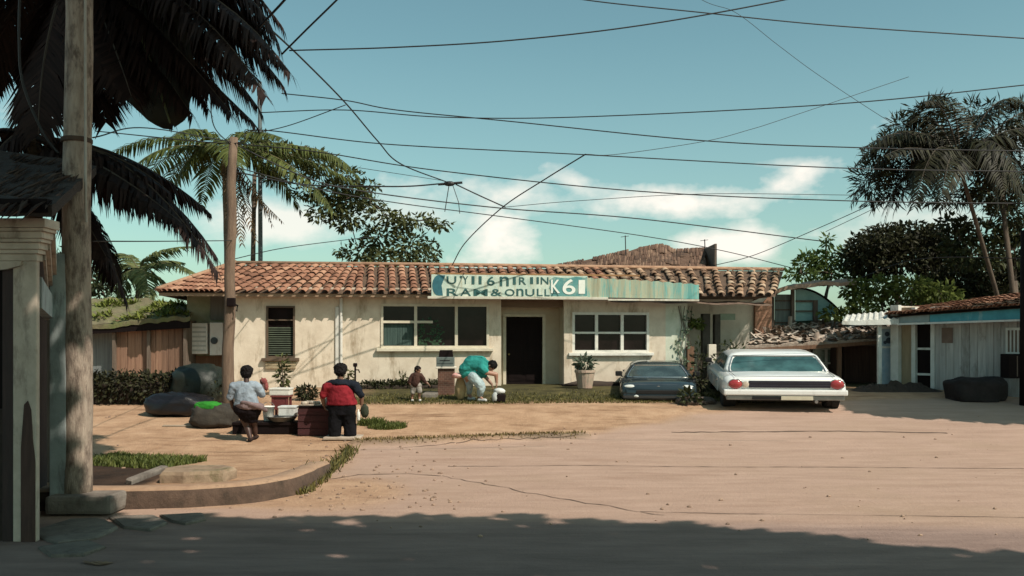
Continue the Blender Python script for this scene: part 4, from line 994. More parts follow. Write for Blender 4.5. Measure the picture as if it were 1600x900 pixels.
for i, (pts, lb) in enumerate([
    (gp((40, 836), (110, 815), (160, 812), (185, 828), (150, 845), (90, 852)), 'large cracked flagstone in the shade beside the front pilaster'),
    (gp((170, 811), (240, 808), (262, 820), (235, 832), (192, 828)), 'middle cracked flagstone in shade below the pole footing'),
    (gp((250, 808), (315, 806), (322, 814), (290, 822), (268, 818)), 'small flagstone at the kerb end of the shaded stones'),
    (gp((60, 858), (140, 850), (165, 858), (130, 872), (80, 874)), 'sunken flagstone nearest the bottom left corner')]):
    slab(pts, -.02, .055, 'flagstone', lb, stone, i)
mb = MB()
for p in [(130, 884), (143, 886), (150, 883)]:
    g = G(*p); leaf(mb, g+Vector((0, 0, .01)), Vector((1, .3, .15)), Vector((0, 0, 1)), .16, .09); leaf(mb, g+Vector((.05, 0, .01)), Vector((-.6, .6, .2)), Vector((0, .2, 1)), .12, .07)
solo(mb, 'fallen_leaves', leafmat('dead_leaf', (.30, .20, .12), (.18, .11, .07), .1), 'curled dead leaves lying on the shaded paving at bottom left', 'leaves')

# ---- slim pole and rod
t = thing('utility_pole', 'slim leaning wooden pole in front of the tiled roof corner', 'pole', P(358, 600, 20.5), 'utility poles')
yb = 20.6; a = P(355, 600, yb); a.z = terrain(a.x, yb)-.1; b_ = P(364, 215, yb)
pts = [a.lerp(b_, i/12)+Vector((.02*sin(i*1.7), 0, 0)) for i in range(13)]
mb = MB(); mb.tube(pts, [.145-.004*i for i in range(13)], 12)
mb.build('shaft', M('slim_pole_wood', (.21, .145, .10), (.11, .07, .05), 6, .9, .6, .6, (3, 3, .4), dirt=(.07, .05, .035), dirt_amt=.4), t, smooth=True)
mb = MB(); c = P(360, 470, yb); mb.bbox((c.x-.02, yb-.22, c.z-.14), (c.x+.16, yb-.10, c.z+.06), .02); mb.tube([c+Vector((0, -.15, .0)), c+Vector((.22, -.18, -.12)), c+Vector((.20, -.18, -.25))], .022, 6); mb.build('bracket', darkwood, t)
TOPS = P(364, 222, yb)
mb = MB(); a = P(407, 420, 31); c = P(406, 128, 31); mb.tube([a, c], [.08, .07], 8); solo(mb, 'mast', M('grey_mast', (.12, .15, .16), (.09, .11, .12), 5, .6), 'thin grey mast rising above the palm behind the roof', 'mast')

# ---- overhead wires
wm = M('black_cable', (.012, .012, .014), (.008, .008, .009), 5, .6, .5, 0)
def wire(pts, Y0, Y1, r, label):
    q = []; n = len(pts)
    cum = [0]
    for (a, b_), (c, d) in zip(pts, pts[1:]): cum.append(cum[-1]+sqrt((c-a)**2+(d-b_)**2))
    w = [P(x, y, Y0+(Y1-Y0)*c/cum[-1]) for (x, y), c in zip(pts, cum)]
    out = []
    for i in range(n-1):                                # Catmull-Rom through the measured points
        p0 = w[max(0, i-1)]; p1 = w[i]; p2 = w[i+1]; p3 = w[min(n-1, i+2)]
        if i == 0: p0 = p1*2-p2
        if i == n-2: p3 = p2*2-p1
        for k in range(10):
            t_ = k/10; out.append(.5*((2*p1)+(p2-p0)*t_+(2*p0-5*p1+4*p2-p3)*t_**2+(3*p1-p0-3*p2+p3)*t_**3))
    out.append(w[-1]); mb = MB(); mb.tube(out, r, 5)
    return solo(mb, 'power_line', wm, label, 'cable', 'overhead cables', smooth=True)
tp = (364, 224)
wire([(452, 79), (620, 74), (800, 63), (1000, 40), (1225, 0), (1420, -45)], 13, 13, .011, 'black cable rising from the thatch to the top edge, highest of the long cables')
wire([(800, -22), (915, 0), (1100, 20), (1300, 40), (1600, 60), (1800, 74)], 14, 14, .010, 'cable sloping gently down to the upper right corner')
wire([(1000, -60), (1097, 0), (1150, 20), (1215, 70), (1280, 118), (1390, 190), (1470, 235)], 27, 27, .008, 'faint thin cable descending steeply to the right palm')
wire([(364, 240), (440, 146), (540, 157), (620, 172), (800, 190), (1100, 220), (1350, 231), (1600, 236), (1800, 238)][1:], 20.5, 18, .013, 'cable crossing the sky just under the rising cable, passing behind the right palm')
wire([(405, 176), (540, 172), (690, 183), (900, 183), (1300, 163), (1600, 133), (1800, 110)], 20, 17, .012, 'cable climbing slightly to the right edge above the palm')
wire([(150, 205), tp, (400, 203), (600, 225), (900, 241), (1300, 262), (1600, 268), (1800, 270)], 20.6, 20, .013, 'cable from the slim pole crossing mid sky, fourth from the top at the right edge')
wire([tp, (500, 238), (680, 266), (1000, 299), (1330, 314), (1600, 318), (1800, 320)], 20.6, 20, .013, 'cable crossing the white cloud streak above the shop')
wire([tp, (480, 278), (575, 300), (780, 325), (1000, 342), (1285, 377)], 20.6, 27.5, .016, 'heavy cable from the slim pole to the small tree at right')
wire([(364, 260), (500, 296), (620, 317), (780, 338), (1000, 368), (1130, 392), (1235, 418)], 20.6, 29.2, .013, 'lowest long cable ending over the right end of the shop roof')
wire([(706, 415), (728, 378), (785, 324), (850, 281), (915, 241)], 27.9, 20.2, .016, 'short cable rising steeply from the shop ridge to a higher cable')
wire([(915, 241), (965, 241), (1100, 221), (1170, 203), (1230, 184), (1420, 120)], 20.2, 24, .007, 'faint cable curving up to the right from the middle of the sky')
wire([(412, 36), (470, 90), (540, 161), (590, 220), (626, 256), (702, 286)], 13, 24, .016, 'twisted dark cable running steeply down from the thatch tip')
wire([(400, 208), (455, 195), (540, 164)], 20.6, 20.0, .011, 'short cable from the slim pole up to the twisted cable')
wire([(440, 85), (480, 45), (526, 0), (580, -55)], 13, 12, .014, 'black cable rising to the top edge from the thatch tip')
wire([(405, 42), (440, 5), (470, -30)], 12.6, 12, .018, 'thick short cable at the top edge by the thatch')
wire([(366, 268), (470, 288), (575, 291), (640, 291), (700, 286)], 24, 24, .020, 'short thick cable left of the small wire joint')
wire([(712, 288), (750, 306), (790, 324)], 24, 24, .018, 'short cable right of the small wire joint')
wire([(560, 262), (690, 282)], 20.5, 24, .007, 'thin cable meeting the small wire joint from above left')
wire([(785, 324), (900, 314), (1100, 303), (1345, 322)][:3]+[(1345, 305)], 24, 24, .008, 'thin cable running level through the cloud streak')
wire([(1115, 415), (1180, 398), (1280, 356), (1362, 319), (1480, 262)], 30, 27, .012, 'cable rising from the shop roof end to the right palm')
wire([(1290, 362), (1365, 326), (1430, 290)], 27, 27, .009, 'thin short cable alongside the one rising to the right palm')
wire([(1340, 436), (1410, 410), (1480, 402), (1600, 404), (1700, 406)], 29, 21.8, .013, 'pale low cable from the arched shelter to the dark edge pole')
wire([(364, 405), (440, 388), (530, 376), (600, 368)], 20.6, 30, .011, 'cable from the slim pole just above the shop roof to the tree')
wire([(145, 377), (250, 377), (362, 376)], 12, 20.5, .010, 'cable between the thick pole and slim pole above the shed')
wire([(145, 215), (230, 200), (362, 222)], 11.4, 20.6, .010, 'thin cable between the thick and slim poles near the drooping leaf')
wire([(32, -40), (30, 60), (36, 130), (66, 205), (92, 240)], 10.8, 11.1, .017, 'loose cable hanging down beside the thick pole at top left')
wire([(330, -20), (331, 90), (332, 190), (362, 228)], 14, 20.6, .012, 'cable hanging vertically in front of the thatch')
mb = MB(); c = P(702, 287, 24); mb.tube([c+Vector((-.3, 0, -.02)), c+Vector((.35, 0, .03))], .035, 6); mb.tube([c, c+Vector((-.12, 0, -.75))], .012, 5); mb.tube([c+Vector((.08, 0, 0)), c+Vector((.25, 0, -.5)), c+Vector((.28, 0, -.8))], .010, 5); mb.blob(c, (.16, .08, .07), 10, 6)
solo(mb, 'cable_joint', wm, 'dark cable joint with dangling wire ends above the shop roof', 'cable joint')
# ------------------------------------------------------------------ trees and plants
bark = M('palm_bark', (.20, .155, .11), (.10, .075, .05), 5, .95, .6, .8, (1, 1, 5))
bark2 = M('tree_bark', (.13, .095, .07), (.06, .045, .035), 5, .95, .6, .8, (2, 2, .6))
rach = M('frond_rib', (.13, .11, .045), (.07, .06, .03), 5, .7, .6, .1)
rachd = M('dark_frond_rib', (.085, .065, .045), (.045, .033, .026), 5, .8, .6, .1)
fr_green = leafmat('palm_green', (.135, .155, .045), (.045, .06, .018), .3)
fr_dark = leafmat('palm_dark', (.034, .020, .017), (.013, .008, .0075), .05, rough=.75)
fr_mid = leafmat('palm_dusky', (.044, .044, .022), (.015, .014, .010), .10)
dead = leafmat('dead_frond', (.16, .105, .055), (.07, .045, .028), .2)
def palm(label, base, crown, fronds, mat, rib, r=.16, tb=None, n=46, ll=.7, lw=.06, hang=.5, group='palms', trunk_r2=None, deads=(), rr=.03):
    t = thing('palm_tree', label, 'palm', base, group)
    base, crown = Vector(base), Vector(crown); mb = MB(); mid_ = base.lerp(crown, .5)+Vector((.06, .05, 0))
    pts = [qbez(base, mid_, crown, i/14) for i in range(15)]; mb.tube(pts, [r*(1.15-.4*i/14)*(1+.05*(i % 2)) for i in range(15)], 10); mb.build('trunk', tb or bark, t, smooth=True)
    for b_, c in fronds:
        f = MB(); frond(f, crown, b_, c, n, ll, lw, hang, rr=rr); f.build('frond', [mat, rib], t)
    for b_, c in deads:
        f = MB(); frond(f, crown+Vector((0, 0, -.2)), b_, c, 30, ll*.7, lw*.8, .9, rr=rr); f.build('frond', [dead, rib], t, label='dead brown hanging frond')
    return t
# near palm A: thatch-like mass at the top left
YA = 13.2; cA = P(118, -70, YA)
fa = [((330, -60), (452, 112), -.5), ((300, -40), (415, 150), -.8), ((220, 20), (395, 190), .2), ((200, 30), (300, 180), -.3), ((150, 60), (240, 165), .5), ((90, 40), (20, 240), .2), ((60, 60), (60, 210), -.4), ((-60, -60), (-160, 150), 0),
      ((300, -160), (440, 40), .4), ((330, -10), (430, 90), .9), ((250, 30), (350, 150), 1.2), ((-20, 20), (-80, 190), .5), ((140, 60), (165, 190), .9), ((380, -90), (436, 70), .1), ((60, -200), (-40, -260), .3), ((280, -5), (405, 170), .5), ((170, 40), (205, 150), -.6), ((40, 20), (-10, 130), .8), ((260, -20), (330, 110), .1), ((320, -30), (440, 130), .3), ((230, 10), (360, 175), -.3), ((190, 30), (270, 190), 0), ((270, -10), (385, 120), .6), ((240, 0), (325, 170), -.1), ((300, -100), (420, 60), .7), ((120, 60), (130, 190), .2), ((200, 10), (330, 60), .9)]
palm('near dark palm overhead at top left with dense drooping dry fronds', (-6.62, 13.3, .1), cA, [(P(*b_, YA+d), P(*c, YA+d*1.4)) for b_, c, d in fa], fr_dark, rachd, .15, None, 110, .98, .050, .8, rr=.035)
# near palm B: lower dark fronds
YB = 13.2; cB = P(50, 215, YB)
fb = [((215, 215), (340, 425), 0), ((190, 230), (318, 385), .5), ((170, 250), (285, 350), -.4), ((140, 300), (198, 470), .3), ((130, 250), (235, 330), .9), ((-20, 170), (-120, 280), .2), ((110, 300), (165, 400), -.2), ((200, 220), (325, 330), .8), ((230, 235), (338, 400), .3), ((20, 180), (-60, 320), -.3), ((150, 330), (182, 440), .7), ((180, 225), (265, 300), .2)]
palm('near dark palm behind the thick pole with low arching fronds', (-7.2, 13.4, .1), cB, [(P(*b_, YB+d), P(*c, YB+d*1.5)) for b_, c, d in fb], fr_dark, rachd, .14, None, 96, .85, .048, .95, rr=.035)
# banana leaf
t = thing('banana_plant', 'banana plant holding one long dark leaf hanging over the lot', 'banana plant', (-6.9, 13.9, .1))
Yb = 13.0; bez = [P(120, -130, Yb+.6), P(200, -50, Yb), P(238, 90, Yb-.1), P(272, 196, Yb-.1)]
def cbez(t_): a, b_, c, d = bez; return a*(1-t_)**3+b_*3*t_*(1-t_)**2+c*3*t_*t_*(1-t_)+d*t_**3
mb = MB(); mb.tube([(-6.9, 13.9, .0), (-6.75, 13.8, 3), (-6.55, 13.75, 6), bez[0]], [.16, .14, .10, .05], 10); mb.build('stem', rachd, t, smooth=True)
mb = MB(); n = 34; vs_ = []
for i in range(n+1):
    t_ = .30+.70*i/n; p = cbez(t_); tg = (cbez(min(1, t_+.01))-cbez(t_-.01)).normalized(); s = tg.cross(Vector((0, 1, .1))).normalized()
    w = .62*max(0, sin(pi*(.08+.92*i/n)))**.55 if i < n else .02
    for k in (-1, -.55, 0, .55, 1): vs_.append(p+s*w*k+Vector((0, -.12*(1-abs(k))**1+.05*sin(i*1.3+k*4), -.05*abs(k))))
mb.add(vs_, [(5*i+k, 5*i+k+1, 5*i+k+6, 5*i+k+5) for i in range(n) for k in range(4)])
lf = mb.build('leaf', leafmat('banana_leaf_dark', (.035, .030, .018), (.018, .014, .010), .05), t, smooth=True)
mb = MB(); mb.tube([cbez(i/20)+Vector((0, -.15, 0)) for i in range(21)], [.05-.0018*i for i in range(21)], 6); mb.build('midrib', M('banana_midrib', (.10, .11, .03), (.05, .05, .02), 5, .6), lf)
# mid palm C behind the left end of the roof
YC = 29.0; cC = P(352, 235, YC)
fc = [((250, 190), (165, 245), 0), ((240, 205), (190, 285), -1), ((300, 200), (255, 330), -.6), ((470, 200), (560, 275), 0), ((440, 215), (520, 330), -1), ((420, 235), (470, 330), 1), ((380, 190), (440, 215), -1.5), ((310, 180), (270, 215), -1.5), ((300, 220), (235, 320), 1), ((350, 190), (372, 260), -2), ((470, 225), (575, 300), 1), ((500, 210), (548, 262), -.5), ((270, 210), (205, 300), 1.5), ((340, 200), (315, 320), 1.5)]
palm('sunlit green palm behind the slim pole and roof corner', (cC.x+.2, YC, .8), cC, [(P(*b_, YC+d), P(*c, YC+d*1.6)) for b_, c, d in fc], fr_green, rach, .17, None, 60, .95, .068, .7, deads=[(P(372, 270, YC-.6), P(400, 375, YC-.8)), (P(390, 265, YC-.3), P(425, 350, YC-.4)), (P(368, 285, YC-.9), P(378, 380, YC-1)), (P(392, 300, YC-.2), P(440, 345, YC-.4))])
# small palm E over the shed
YE = 33.0; cE = P(216, 425, YE)
fe = [((190, 395), (150, 440), 0), ((230, 385), (300, 385), 0), ((260, 395), (310, 430), -.5), ((215, 390), (180, 480), .5), ((250, 420), (280, 470), .4), ((195, 410), (160, 470), -.5), ((225, 400), (235, 470), -.8), ((205, 385), (170, 400), .8), ((240, 400), (285, 410), .9)]
palm('small pale green palm standing behind the plank shed', (cE.x, YE, .8), cE, [(P(*b_, YE+d), P(*c, YE+d*1.5)) for b_, c, d in fe], leafmat('palm_bright', (.19, .21, .085), (.075, .095, .035), .35), rach, .14, None, 40, .8, .09, .6)
# right palm F
YF = 27.5; cF = P(1500, 262, YF)
ff = [((1430, 130), (1330, 320), 0), ((1420, 170), (1345, 235), -.6), ((1440, 200), (1380, 330), .5), ((1450, 120), (1395, 230), 1), ((1480, 140), (1440, 160), -1), ((1550, 120), (1600, 165), 0), ((1570, 170), (1660, 215), -.5), ((1590, 140), (1690, 170), .6), ((1540, 160), (1570, 300), -1.2), ((1460, 180), (1430, 320), -1), ((1480, 200), (1470, 320), -1.4), ((1580, 200), (1620, 330), .5), ((1440, 160), (1350, 290), .8), ((1520, 150), (1530, 190), 1.4), ((1410, 160), (1335, 260), .2), ((1500, 140), (1460, 150), 1.4)]
for k in range(20):
    a_ = ru(0, 2*pi); ex = 1485+ru(80, 165)*cos(a_); ff.append(((1500+(ex-1500)*.55, 262-ru(50, 120)), (ex, 262+ru(-75, 70)+abs(ex-1500)*.12), 1.6*sin(a_)))
palm('large dark palm with bushy fronds above the right house', (P(1598, 0, YF+2).x, YF+2, .6), cF, [(P(*b_, YF+d), P(*c, YF+d*1.6)) for b_, c, d in ff], fr_mid, rachd, .07, bark2, 54, 1.0, .048, .85)
def tree(label, base, clumps, mat, L, W_, per, branches=True, ff_=.6, r=.16, group='trees behind the houses', name='tree', top=None, up=.35):
    t = thing(name, label, 'tree', base, group); base = Vector(base)
    cs = [Vector(c) for c, _ in clumps]; top = Vector(top) if top else sum(cs, Vector())/len(cs)
    mb = MB(); fork = base.lerp(top, ff_)
    mb.tube([base, base.lerp(fork, .5)+Vector((.08, 0, 0)), fork], [r, r*.85, r*.7], 9)
    for c in cs:                                         # each limb grows from the nearest point already on the tree nearer the fork
        near = [q for q in cs if (q-fork).length < (c-fork).length-.05]+[fork]
        s_ = min(near, key=lambda q: (q-c).length); rr0 = r*(.5 if s_ is fork else .28); m_ = s_.lerp(c, .5)+Vector((ru(-.1, .1), 0, .18)); mb.tube([qbez(s_, m_, c, i/6) for i in range(7)], [rr0*(1-.11*i) for i in range(7)], 6)
    mb.build('trunk', bark2, t, smooth=True)
    mb = MB()
    for c, rad in clumps:
        rr_ = Vector(rad) if not isinstance(rad, (int, float)) else Vector((rad,)*3); n = int(per*(rr_.x*rr_.z)**.9)
        clump(mb, c, rr_, n, L, W_, up)
        for _ in range(3): d = rvec(); clump(mb, Vector(c)+Vector((d.x*rr_.x, d.y*rr_.y, d.z*rr_.z))*.95, rr_*.38, n//7, L, W_, up)
    mb.build('crown', mat, t); return t
def cl_(Y, *items): return [(P(px, py, Y+dy), (rx*Y/F, rx*Y/F*.8, rz*Y/F)) for px, py, rx, rz, dy in items]
lf_olive = leafmat('leaf_olive', (.115, .125, .045), (.035, .042, .018), .25)
lf_green = leafmat('leaf_green', (.115, .165, .040), (.035, .058, .016), .3)
lf_dark = leafmat('leaf_dark', (.055, .058, .026), (.017, .016, .011), .18)
lf_duskg = leafmat('leaf_dusk', (.065, .075, .030), (.02, .024, .013), .2)
Y = 31
tree('airy broadleaf tree with long boughs reaching over the shop roof', (P(385, 0, Y).x, Y, .8), cl_(Y, (420, 235, 34, 16, .3), (430, 272, 30, 16, 0), (470, 268, 30, 13, .2), (520, 300, 34, 15, .3), (400, 215, 24, 12, 0), (575, 292, 20, 9, .2), (578, 318, 22, 10, 0), (622, 352, 22, 8, .1), (540, 312, 26, 12, 0), (455, 240, 32, 14, 0), (500, 255, 30, 14, -.5), (545, 275, 26, 14, 0), (480, 300, 32, 12, .5), (510, 330, 32, 16, -.3), (545, 340, 28, 20, 0), (560, 310, 20, 12, .6), (600, 335, 26, 10, -.4), (650, 346, 34, 10, 0), (690, 351, 16, 7, 0), (590, 372, 28, 18, .4), (640, 385, 36, 22, 0), (665, 402, 20, 14, -.5), (560, 395, 30, 16, .3), (610, 405, 45, 14, 0)), lf_olive, .21, .085, 760, top=P(398, 262, Y), r=.10, ff_=.97)
tree('feathery dark tree spreading behind the big right palm', (P(1592, 0, 28.6).x, 28.6, .6), cl_(28.6, (1362, 285, 30, 40, 0), (1395, 290, 26, 34, .3), (1380, 240, 30, 24, 0), (1420, 205, 36, 26, .2), (1450, 175, 34, 18, 0), (1465, 225, 40, 20, .4), (1500, 255, 44, 20, 0), (1560, 215, 50, 22, .3), (1600, 190, 40, 30, 0), (1530, 175, 40, 14, .5), (1480, 310, 36, 12, 0), (1545, 300, 44, 20, .2), (1600, 270, 40, 24, 0), (1580, 335, 30, 16, .3), (1440, 265, 26, 14, -.2)), leafmat('feather_leaf', (.050, .054, .024), (.015, .015, .009), .12), .34, .05, 620, r=.10, top=P(1560, 250, 28.6), ff_=.85, up=.1)
Y = 34
tree('bushy green tree above the arched shelter', (P(1290, 0, Y).x, Y, .8), cl_(Y, (1262, 412, 22, 13, 0), (1290, 408, 26, 15, .4), (1320, 402, 16, 16, 0), (1250, 428, 24, 10, -.4), (1300, 428, 36, 14, 0), (1292, 375, 9, 9, 0)), lf_green, .24, .10, 620)
tree('dark round-topped tree below the right palm', (P(1400, 0, Y-1).x, Y-1, .8), cl_(Y-1, (1385, 375, 42, 24, 0), (1425, 368, 42, 22, .5), (1350, 398, 34, 26, -.5), (1400, 405, 52, 24, 0), (1450, 385, 34, 26, .4), (1365, 420, 40, 18, 0), (1470, 415, 40, 30, .3)), lf_dark, .20, .095, 1500, r=.2)
tree('tall dusky tree with bare limbs at the right edge', (P(1590, 0, 30).x, 30, .6), cl_(30, (1500, 375, 30, 24, 0), (1540, 365, 40, 22, .5), (1585, 390, 40, 30, 0), (1520, 400, 40, 20, -.4), (1600, 350, 34, 26, .2), (1560, 320, 22, 12, 0), (1620, 300, 30, 20, .3), (1540, 300, 26, 14, .6), (1490, 350, 24, 14, .3)), lf_duskg, .24, .11, 560, r=.15, top=P(1580, 330, 30))
tree('wide very dark tree behind the grey house roof', (P(1520, 0, 32).x, 32, .6), cl_(32, (1500, 445, 52, 34, 0), (1560, 430, 56, 36, .4), (1620, 440, 60, 40, 0), (1460, 455, 34, 22, -.3), (1540, 470, 70, 24, 0)), lf_dark, .22, .11, 1400, r=.22)
tree('dark tree behind the shed at the left', (P(165, 0, 36).x, 36, .8), cl_(36, (150, 440, 40, 26, 0), (110, 420, 40, 34, 0), (165, 465, 40, 20, 0), (60, 430, 50, 40, 0)), lf_duskg, .26, .11, 420)
def hedge(label, clumps, mat, L, W_, per, base):
    t = thing('hedge', label, 'hedge', base); mb = MB()
    for c, rad in clumps: rr_ = Vector(rad); clump(mb, c, rr_, int(per*(rr_.x*rr_.z)**.9), L, W_, .6)
    mb.build('foliage', mat, t); mb = MB()
    for c, rad in clumps: mb.tube([(c.x, c.y, .6), (c.x+.1, c.y, c.z)], [.06, .03], 6)
    mb.build('stem', bark2, t); return t
lf_hedge = leafmat('hedge_leaf', (.15, .185, .045), (.05, .068, .02), .35)
hedge('sunlit green hedge overhanging the carport roof', cl_(28.9, (1340, 456, 24, 18, 0), (1375, 449, 36, 18, .1), (1420, 450, 38, 18, -.2), (1465, 458, 36, 16, -.2), (1495, 474, 20, 10, .4), (1345, 485, 26, 16, -.3), (1385, 482, 30, 16, .4), (1430, 480, 28, 12, .6), (1300, 490, 20, 8, -.2)), lf_hedge, .20, .10, 1150, P(1400, 560, 29))
# low dark hedge bank in front of the shed
t = thing('hedge', 'low dark clipped hedge bank in front of the plank shed', 'hedge', P(215, 630, 21.8))
Yh2 = 22.2; mb = MB()
for px in range(118, 345, 11):
    hgt = 46+8*mnoise.noise((px*.02, 0, 0)); c = P(px, 640-hgt*.5, Yh2); c.z = terrain(c.x, Yh2)+.36; clump(mb, c, (.30, .5, .42+.05*sin(px)), 330, .12, .06, .3)
mb.build('foliage', leafmat('hedge_bank_leaf', (.050, .050, .022), (.016, .015, .010), .1), t)
mb = MB(); a = P(118, 0, Yh2); c = P(340, 0, Yh2); mb.bbox((a.x, Yh2-.25, .2), (c.x, Yh2+.3, terrain(-7, Yh2)+.5), .05); mb.build('earth_bank', soil, t)
# climbing plant on the pale wall end
t = thing('climber', 'straggly climber with teal green leaves on the pale wall end', 'climbing plant', BX @ Vector((BU(1066), -.05, .9)))
mb = MB(BX); stems = MB(BX)
for k in range(5):
    x = BU(1062+k*4); pts = [Vector((x+.06*sin(j*1.3+k), -.03, .9+j*.28)) for j in range(9)]
    stems.tube(pts, .010, 5)
    for j in range(12): p = pts[int(rnd()*8)]+Vector((ru(-.16, .16), ru(-.08, 0), ru(-.2, .2))); leaf(mb, p, Vector((ru(-1, 1), ru(-.6, 0), ru(-1, .4))), Vector((ru(-.4, .4), -1, .4)), .13, .08)
mb.build('foliage', leafmat('climber_leaf', (.15, .20, .13), (.07, .09, .055), .25), t); stems.build('stem', bark2, t)
# posts and hanging plant by the set-back wall
t = thing('gate_posts', 'pair of dark timber gate posts beside the set-back white wall', 'gate post', BX @ Vector((BU(1109, .3), .3, .75)))
mb = MB(BX); mb.bbox((BU(1098, .3), .3, .6), (BU(1110, .3), .5, BZ(1104, 490, .3)), .015); mb.bbox((BU(1117, .3), .3, .6), (BU(1126, .3), .5, BZ(1120, 491, .3)), .015); mb.build('timber_post', M('dark_green_timber', (.07, .06, .045), (.035, .03, .025), 5, .85), t)
mb = MB(BX); mb.bbox((BU(1106, .2), .12, .6), (BU(1118, .2), .28, BZ(1112, 538, .2)), .015); mb.build('white_post', whitew, t)
mb = MB(BX); mb.box((BU(1126, .3), .36, BZ(1140, 500, .3)), (BU(1150, .3), .40, BZ(1140, 490, .3))); mb.build('green_board', M('dull_green_paint', (.26, .33, .25), (.18, .24, .18), 5, .8), t)
mb = MB(BX); mb.bbox((BU(1074, -.1), -.1, .6), (BU(1085, -.1), .08, BZ(1080, 541, -.1)), .015); solo(mb, 'timber_stump', brownwood, 'thick brown timber stump post behind the dark car', 'post')
def potplant(label, px, py, Y, pr, ph, clr, lfm, n=140, rad=.3, L=.16):
    c = G(px, py) if Y is None else onz((px-CX)*Y/F, Y); t = thing('potted_plant', label, 'plant', c, 'plants along the shop front')
    mb = MB(); mb.lathe(c, [(pr*.7, 0), (pr*.75, .02), (pr, ph*.85), (pr*1.08, ph*.86), (pr*1.08, ph), (pr*.85, ph), (pr*.8, ph*.9)], 16); mb.build('pot', clr, t, smooth=False)
    mb = MB(); clump(mb, c+Vector((0, 0, ph+rad*.7)), (rad, rad*.8, rad*.8), n, L, L*.45); mb.build('foliage', lfm, t); return t
pinkpot = M('painted_pot', (.50, .30, .25), (.40, .36, .26), 7, .8, .3, .4, dirt=(.20, .24, .18), dirt_amt=.5, dirt_scale=6)
lf_teal = leafmat('teal_leaf', (.15, .19, .14), (.05, .07, .045), .2)
potplant('tall pinkish pot with blue green plant under the six-pane window', 914, 608, 24.9, .27, .52, pinkpot, lf_teal, 150, .24, .17)
for px, py, Y, h, lb in ((1040, 612, 23.3, .5, 'leafy weed clump over the bonnet corner of the dark car'), (1087, 615, 24.0, .55, 'dark shrub between the dark car and white sedan'), (1078, 548, 26.6, .3, 'small hanging plant on the timber stump')):
    pass
def shrub(label, px, Y, w, h, mat, n, L, dz=0, name='shrub'):
    c = onz((px-CX)*Y/F, Y, dz); t = thing(name, label, 'shrub', c, 'shrubs along the shop front'); mb = MB(); clump(mb, c+Vector((0, 0, h*.55)), (w, w*.7, h*.5), n, L, L*.42, .3); mb.build('foliage', mat, t)
    mb = MB()
    for k in range(5): mb.tube([c, c+Vector((ru(-w, w)*.6, ru(-w, w)*.4, h*ru(.5, .9)))], .012, 5)
    mb.build('stem', bark2, t)
shrub('spiky green weed at the bonnet of the dark car', 1078, 21.9, .20, .34, lf_duskg, 90, .2)
shrub('dark shrub filling the gap between the two cars', 1090, 23.0, .26, .55, lf_dark, 160, .14)
shrub('dark leafy shrub in front of the white wall', 1142, 25.2, .5, 1.25, lf_duskg, 300, .17)
shrub('leafy shrub against the post beside the dark timber posts', 1092, 25.6, .2, 1.3, lf_duskg, 90, .16)
shrub('round dark bush by the wall behind the stall table', 480, 22.6, .26, .36, lf_dark, 320, .12)
shrub('thin upright weed against the wall left of the round bush', 442, 23.4, .16, 1.0, lf_olive, 150, .14)
shrub('sparse weed at the wall foot under the wide window', 628, 25.3, .14, .4, lf_olive, 70, .12)
shrub('small weed clump at the foot of the downpipe', 545, 25.0, .14, .5, lf_olive, 70, .12)
t = thing('hanging_plant', 'bright green plant tied high on the dark timber post', 'plant', BX @ Vector((BU(1088, .1), .1, BZ(1088, 512, .1)))); c = BX @ Vector((BU(1088, .1), .1, BZ(1088, 506, .1))); mb = MB(); clump(mb, c, (.24, .15, .11), 150, .15, .07); mb.build('foliage', lf_hedge, t)
mb = MB(); q = BX @ Vector((BU(1100, .3), .3, BZ(1095, 503, .1))); mb.tube([c, q], .012, 5); mb.build('stem', bark2, t)
# unseen tree added behind the camera, its crown cut to the wanted foreground shadow
t = thing('unseen_shade_tree', 'huge unseen tree added to shade the foreground paving', 'tree', (9.5, -4, 0))
mb = MB(); mb.tube([(9.5, -4, -.2), (9.3, -4, 3), (8.8, -3.6, 6), (8, -3, 8.5)], [.7, .5, .42, .35], 14)
for e in ((0, 3, 9.9), (6, 3.5, 9.9), (11, 1.5, 9.9), (-3, 9, 9.9), (-2, -3, 9.9), (4, -6, 9.9), (2, 1, 9.9)): mb.tube([qbez(Vector((8.6, -3.5, 6.5)), Vector(((8.6+e[0])/2, (-3.5+e[1])/2, 9.3)), Vector(e), i/8) for i in range(9)], [.22*(1-.1*i) for i in range(9)], 7)
mb.build('trunk', bark2, t, smooth=True)
POLY = [(-5, -9), (14, -9), (14, 2.0), (12.1, 2.85), (8.5, 4.65), (6.5, 5.0), (3.6, 4.95), (2.4, 4.85), (1.6, 5.3), (-.2, 6.0), (-.6, 10.1), (-1.3, 11.6), (-5, 13)]
def inside(x, y):
    c = False; n = len(POLY)
    for i in range(n):
        (x1, y1), (x2, y2) = POLY[i], POLY[i-1]
        if (y1 > y) != (y2 > y) and x < (x2-x1)*(y-y1)/(y2-y1)+x1: c = not c
    return c
mb = MB(); k = 0
while k < 21000:
    x, y = ru(-5, 14), ru(-9, 13)
    if not inside(x, y): continue
    if 4.2 < x < 5.4 and abs(y-4.05-.05*x) < .13 and rnd() < .97: k += 1; continue
    if mnoise.noise((x*.8, y*.8, 2)) > .60 and rnd() < .8 and y < 2.4: k += 1; continue
    z = 10+ru(-.25, .25) if y > 3.4 else 10+ru(-.2, 1.6); d = SUN*(z-10)/SUN.z
    leaf(mb, Vector((x+d.x, y+d.y, z)), Vector((ru(-1, 1), ru(-1, 1), ru(-.3, .1))), Vector((ru(-.4, .4), ru(-.4, .4), 1)), .52, .36); k += 1
mb.build('crown', lf_olive, t)

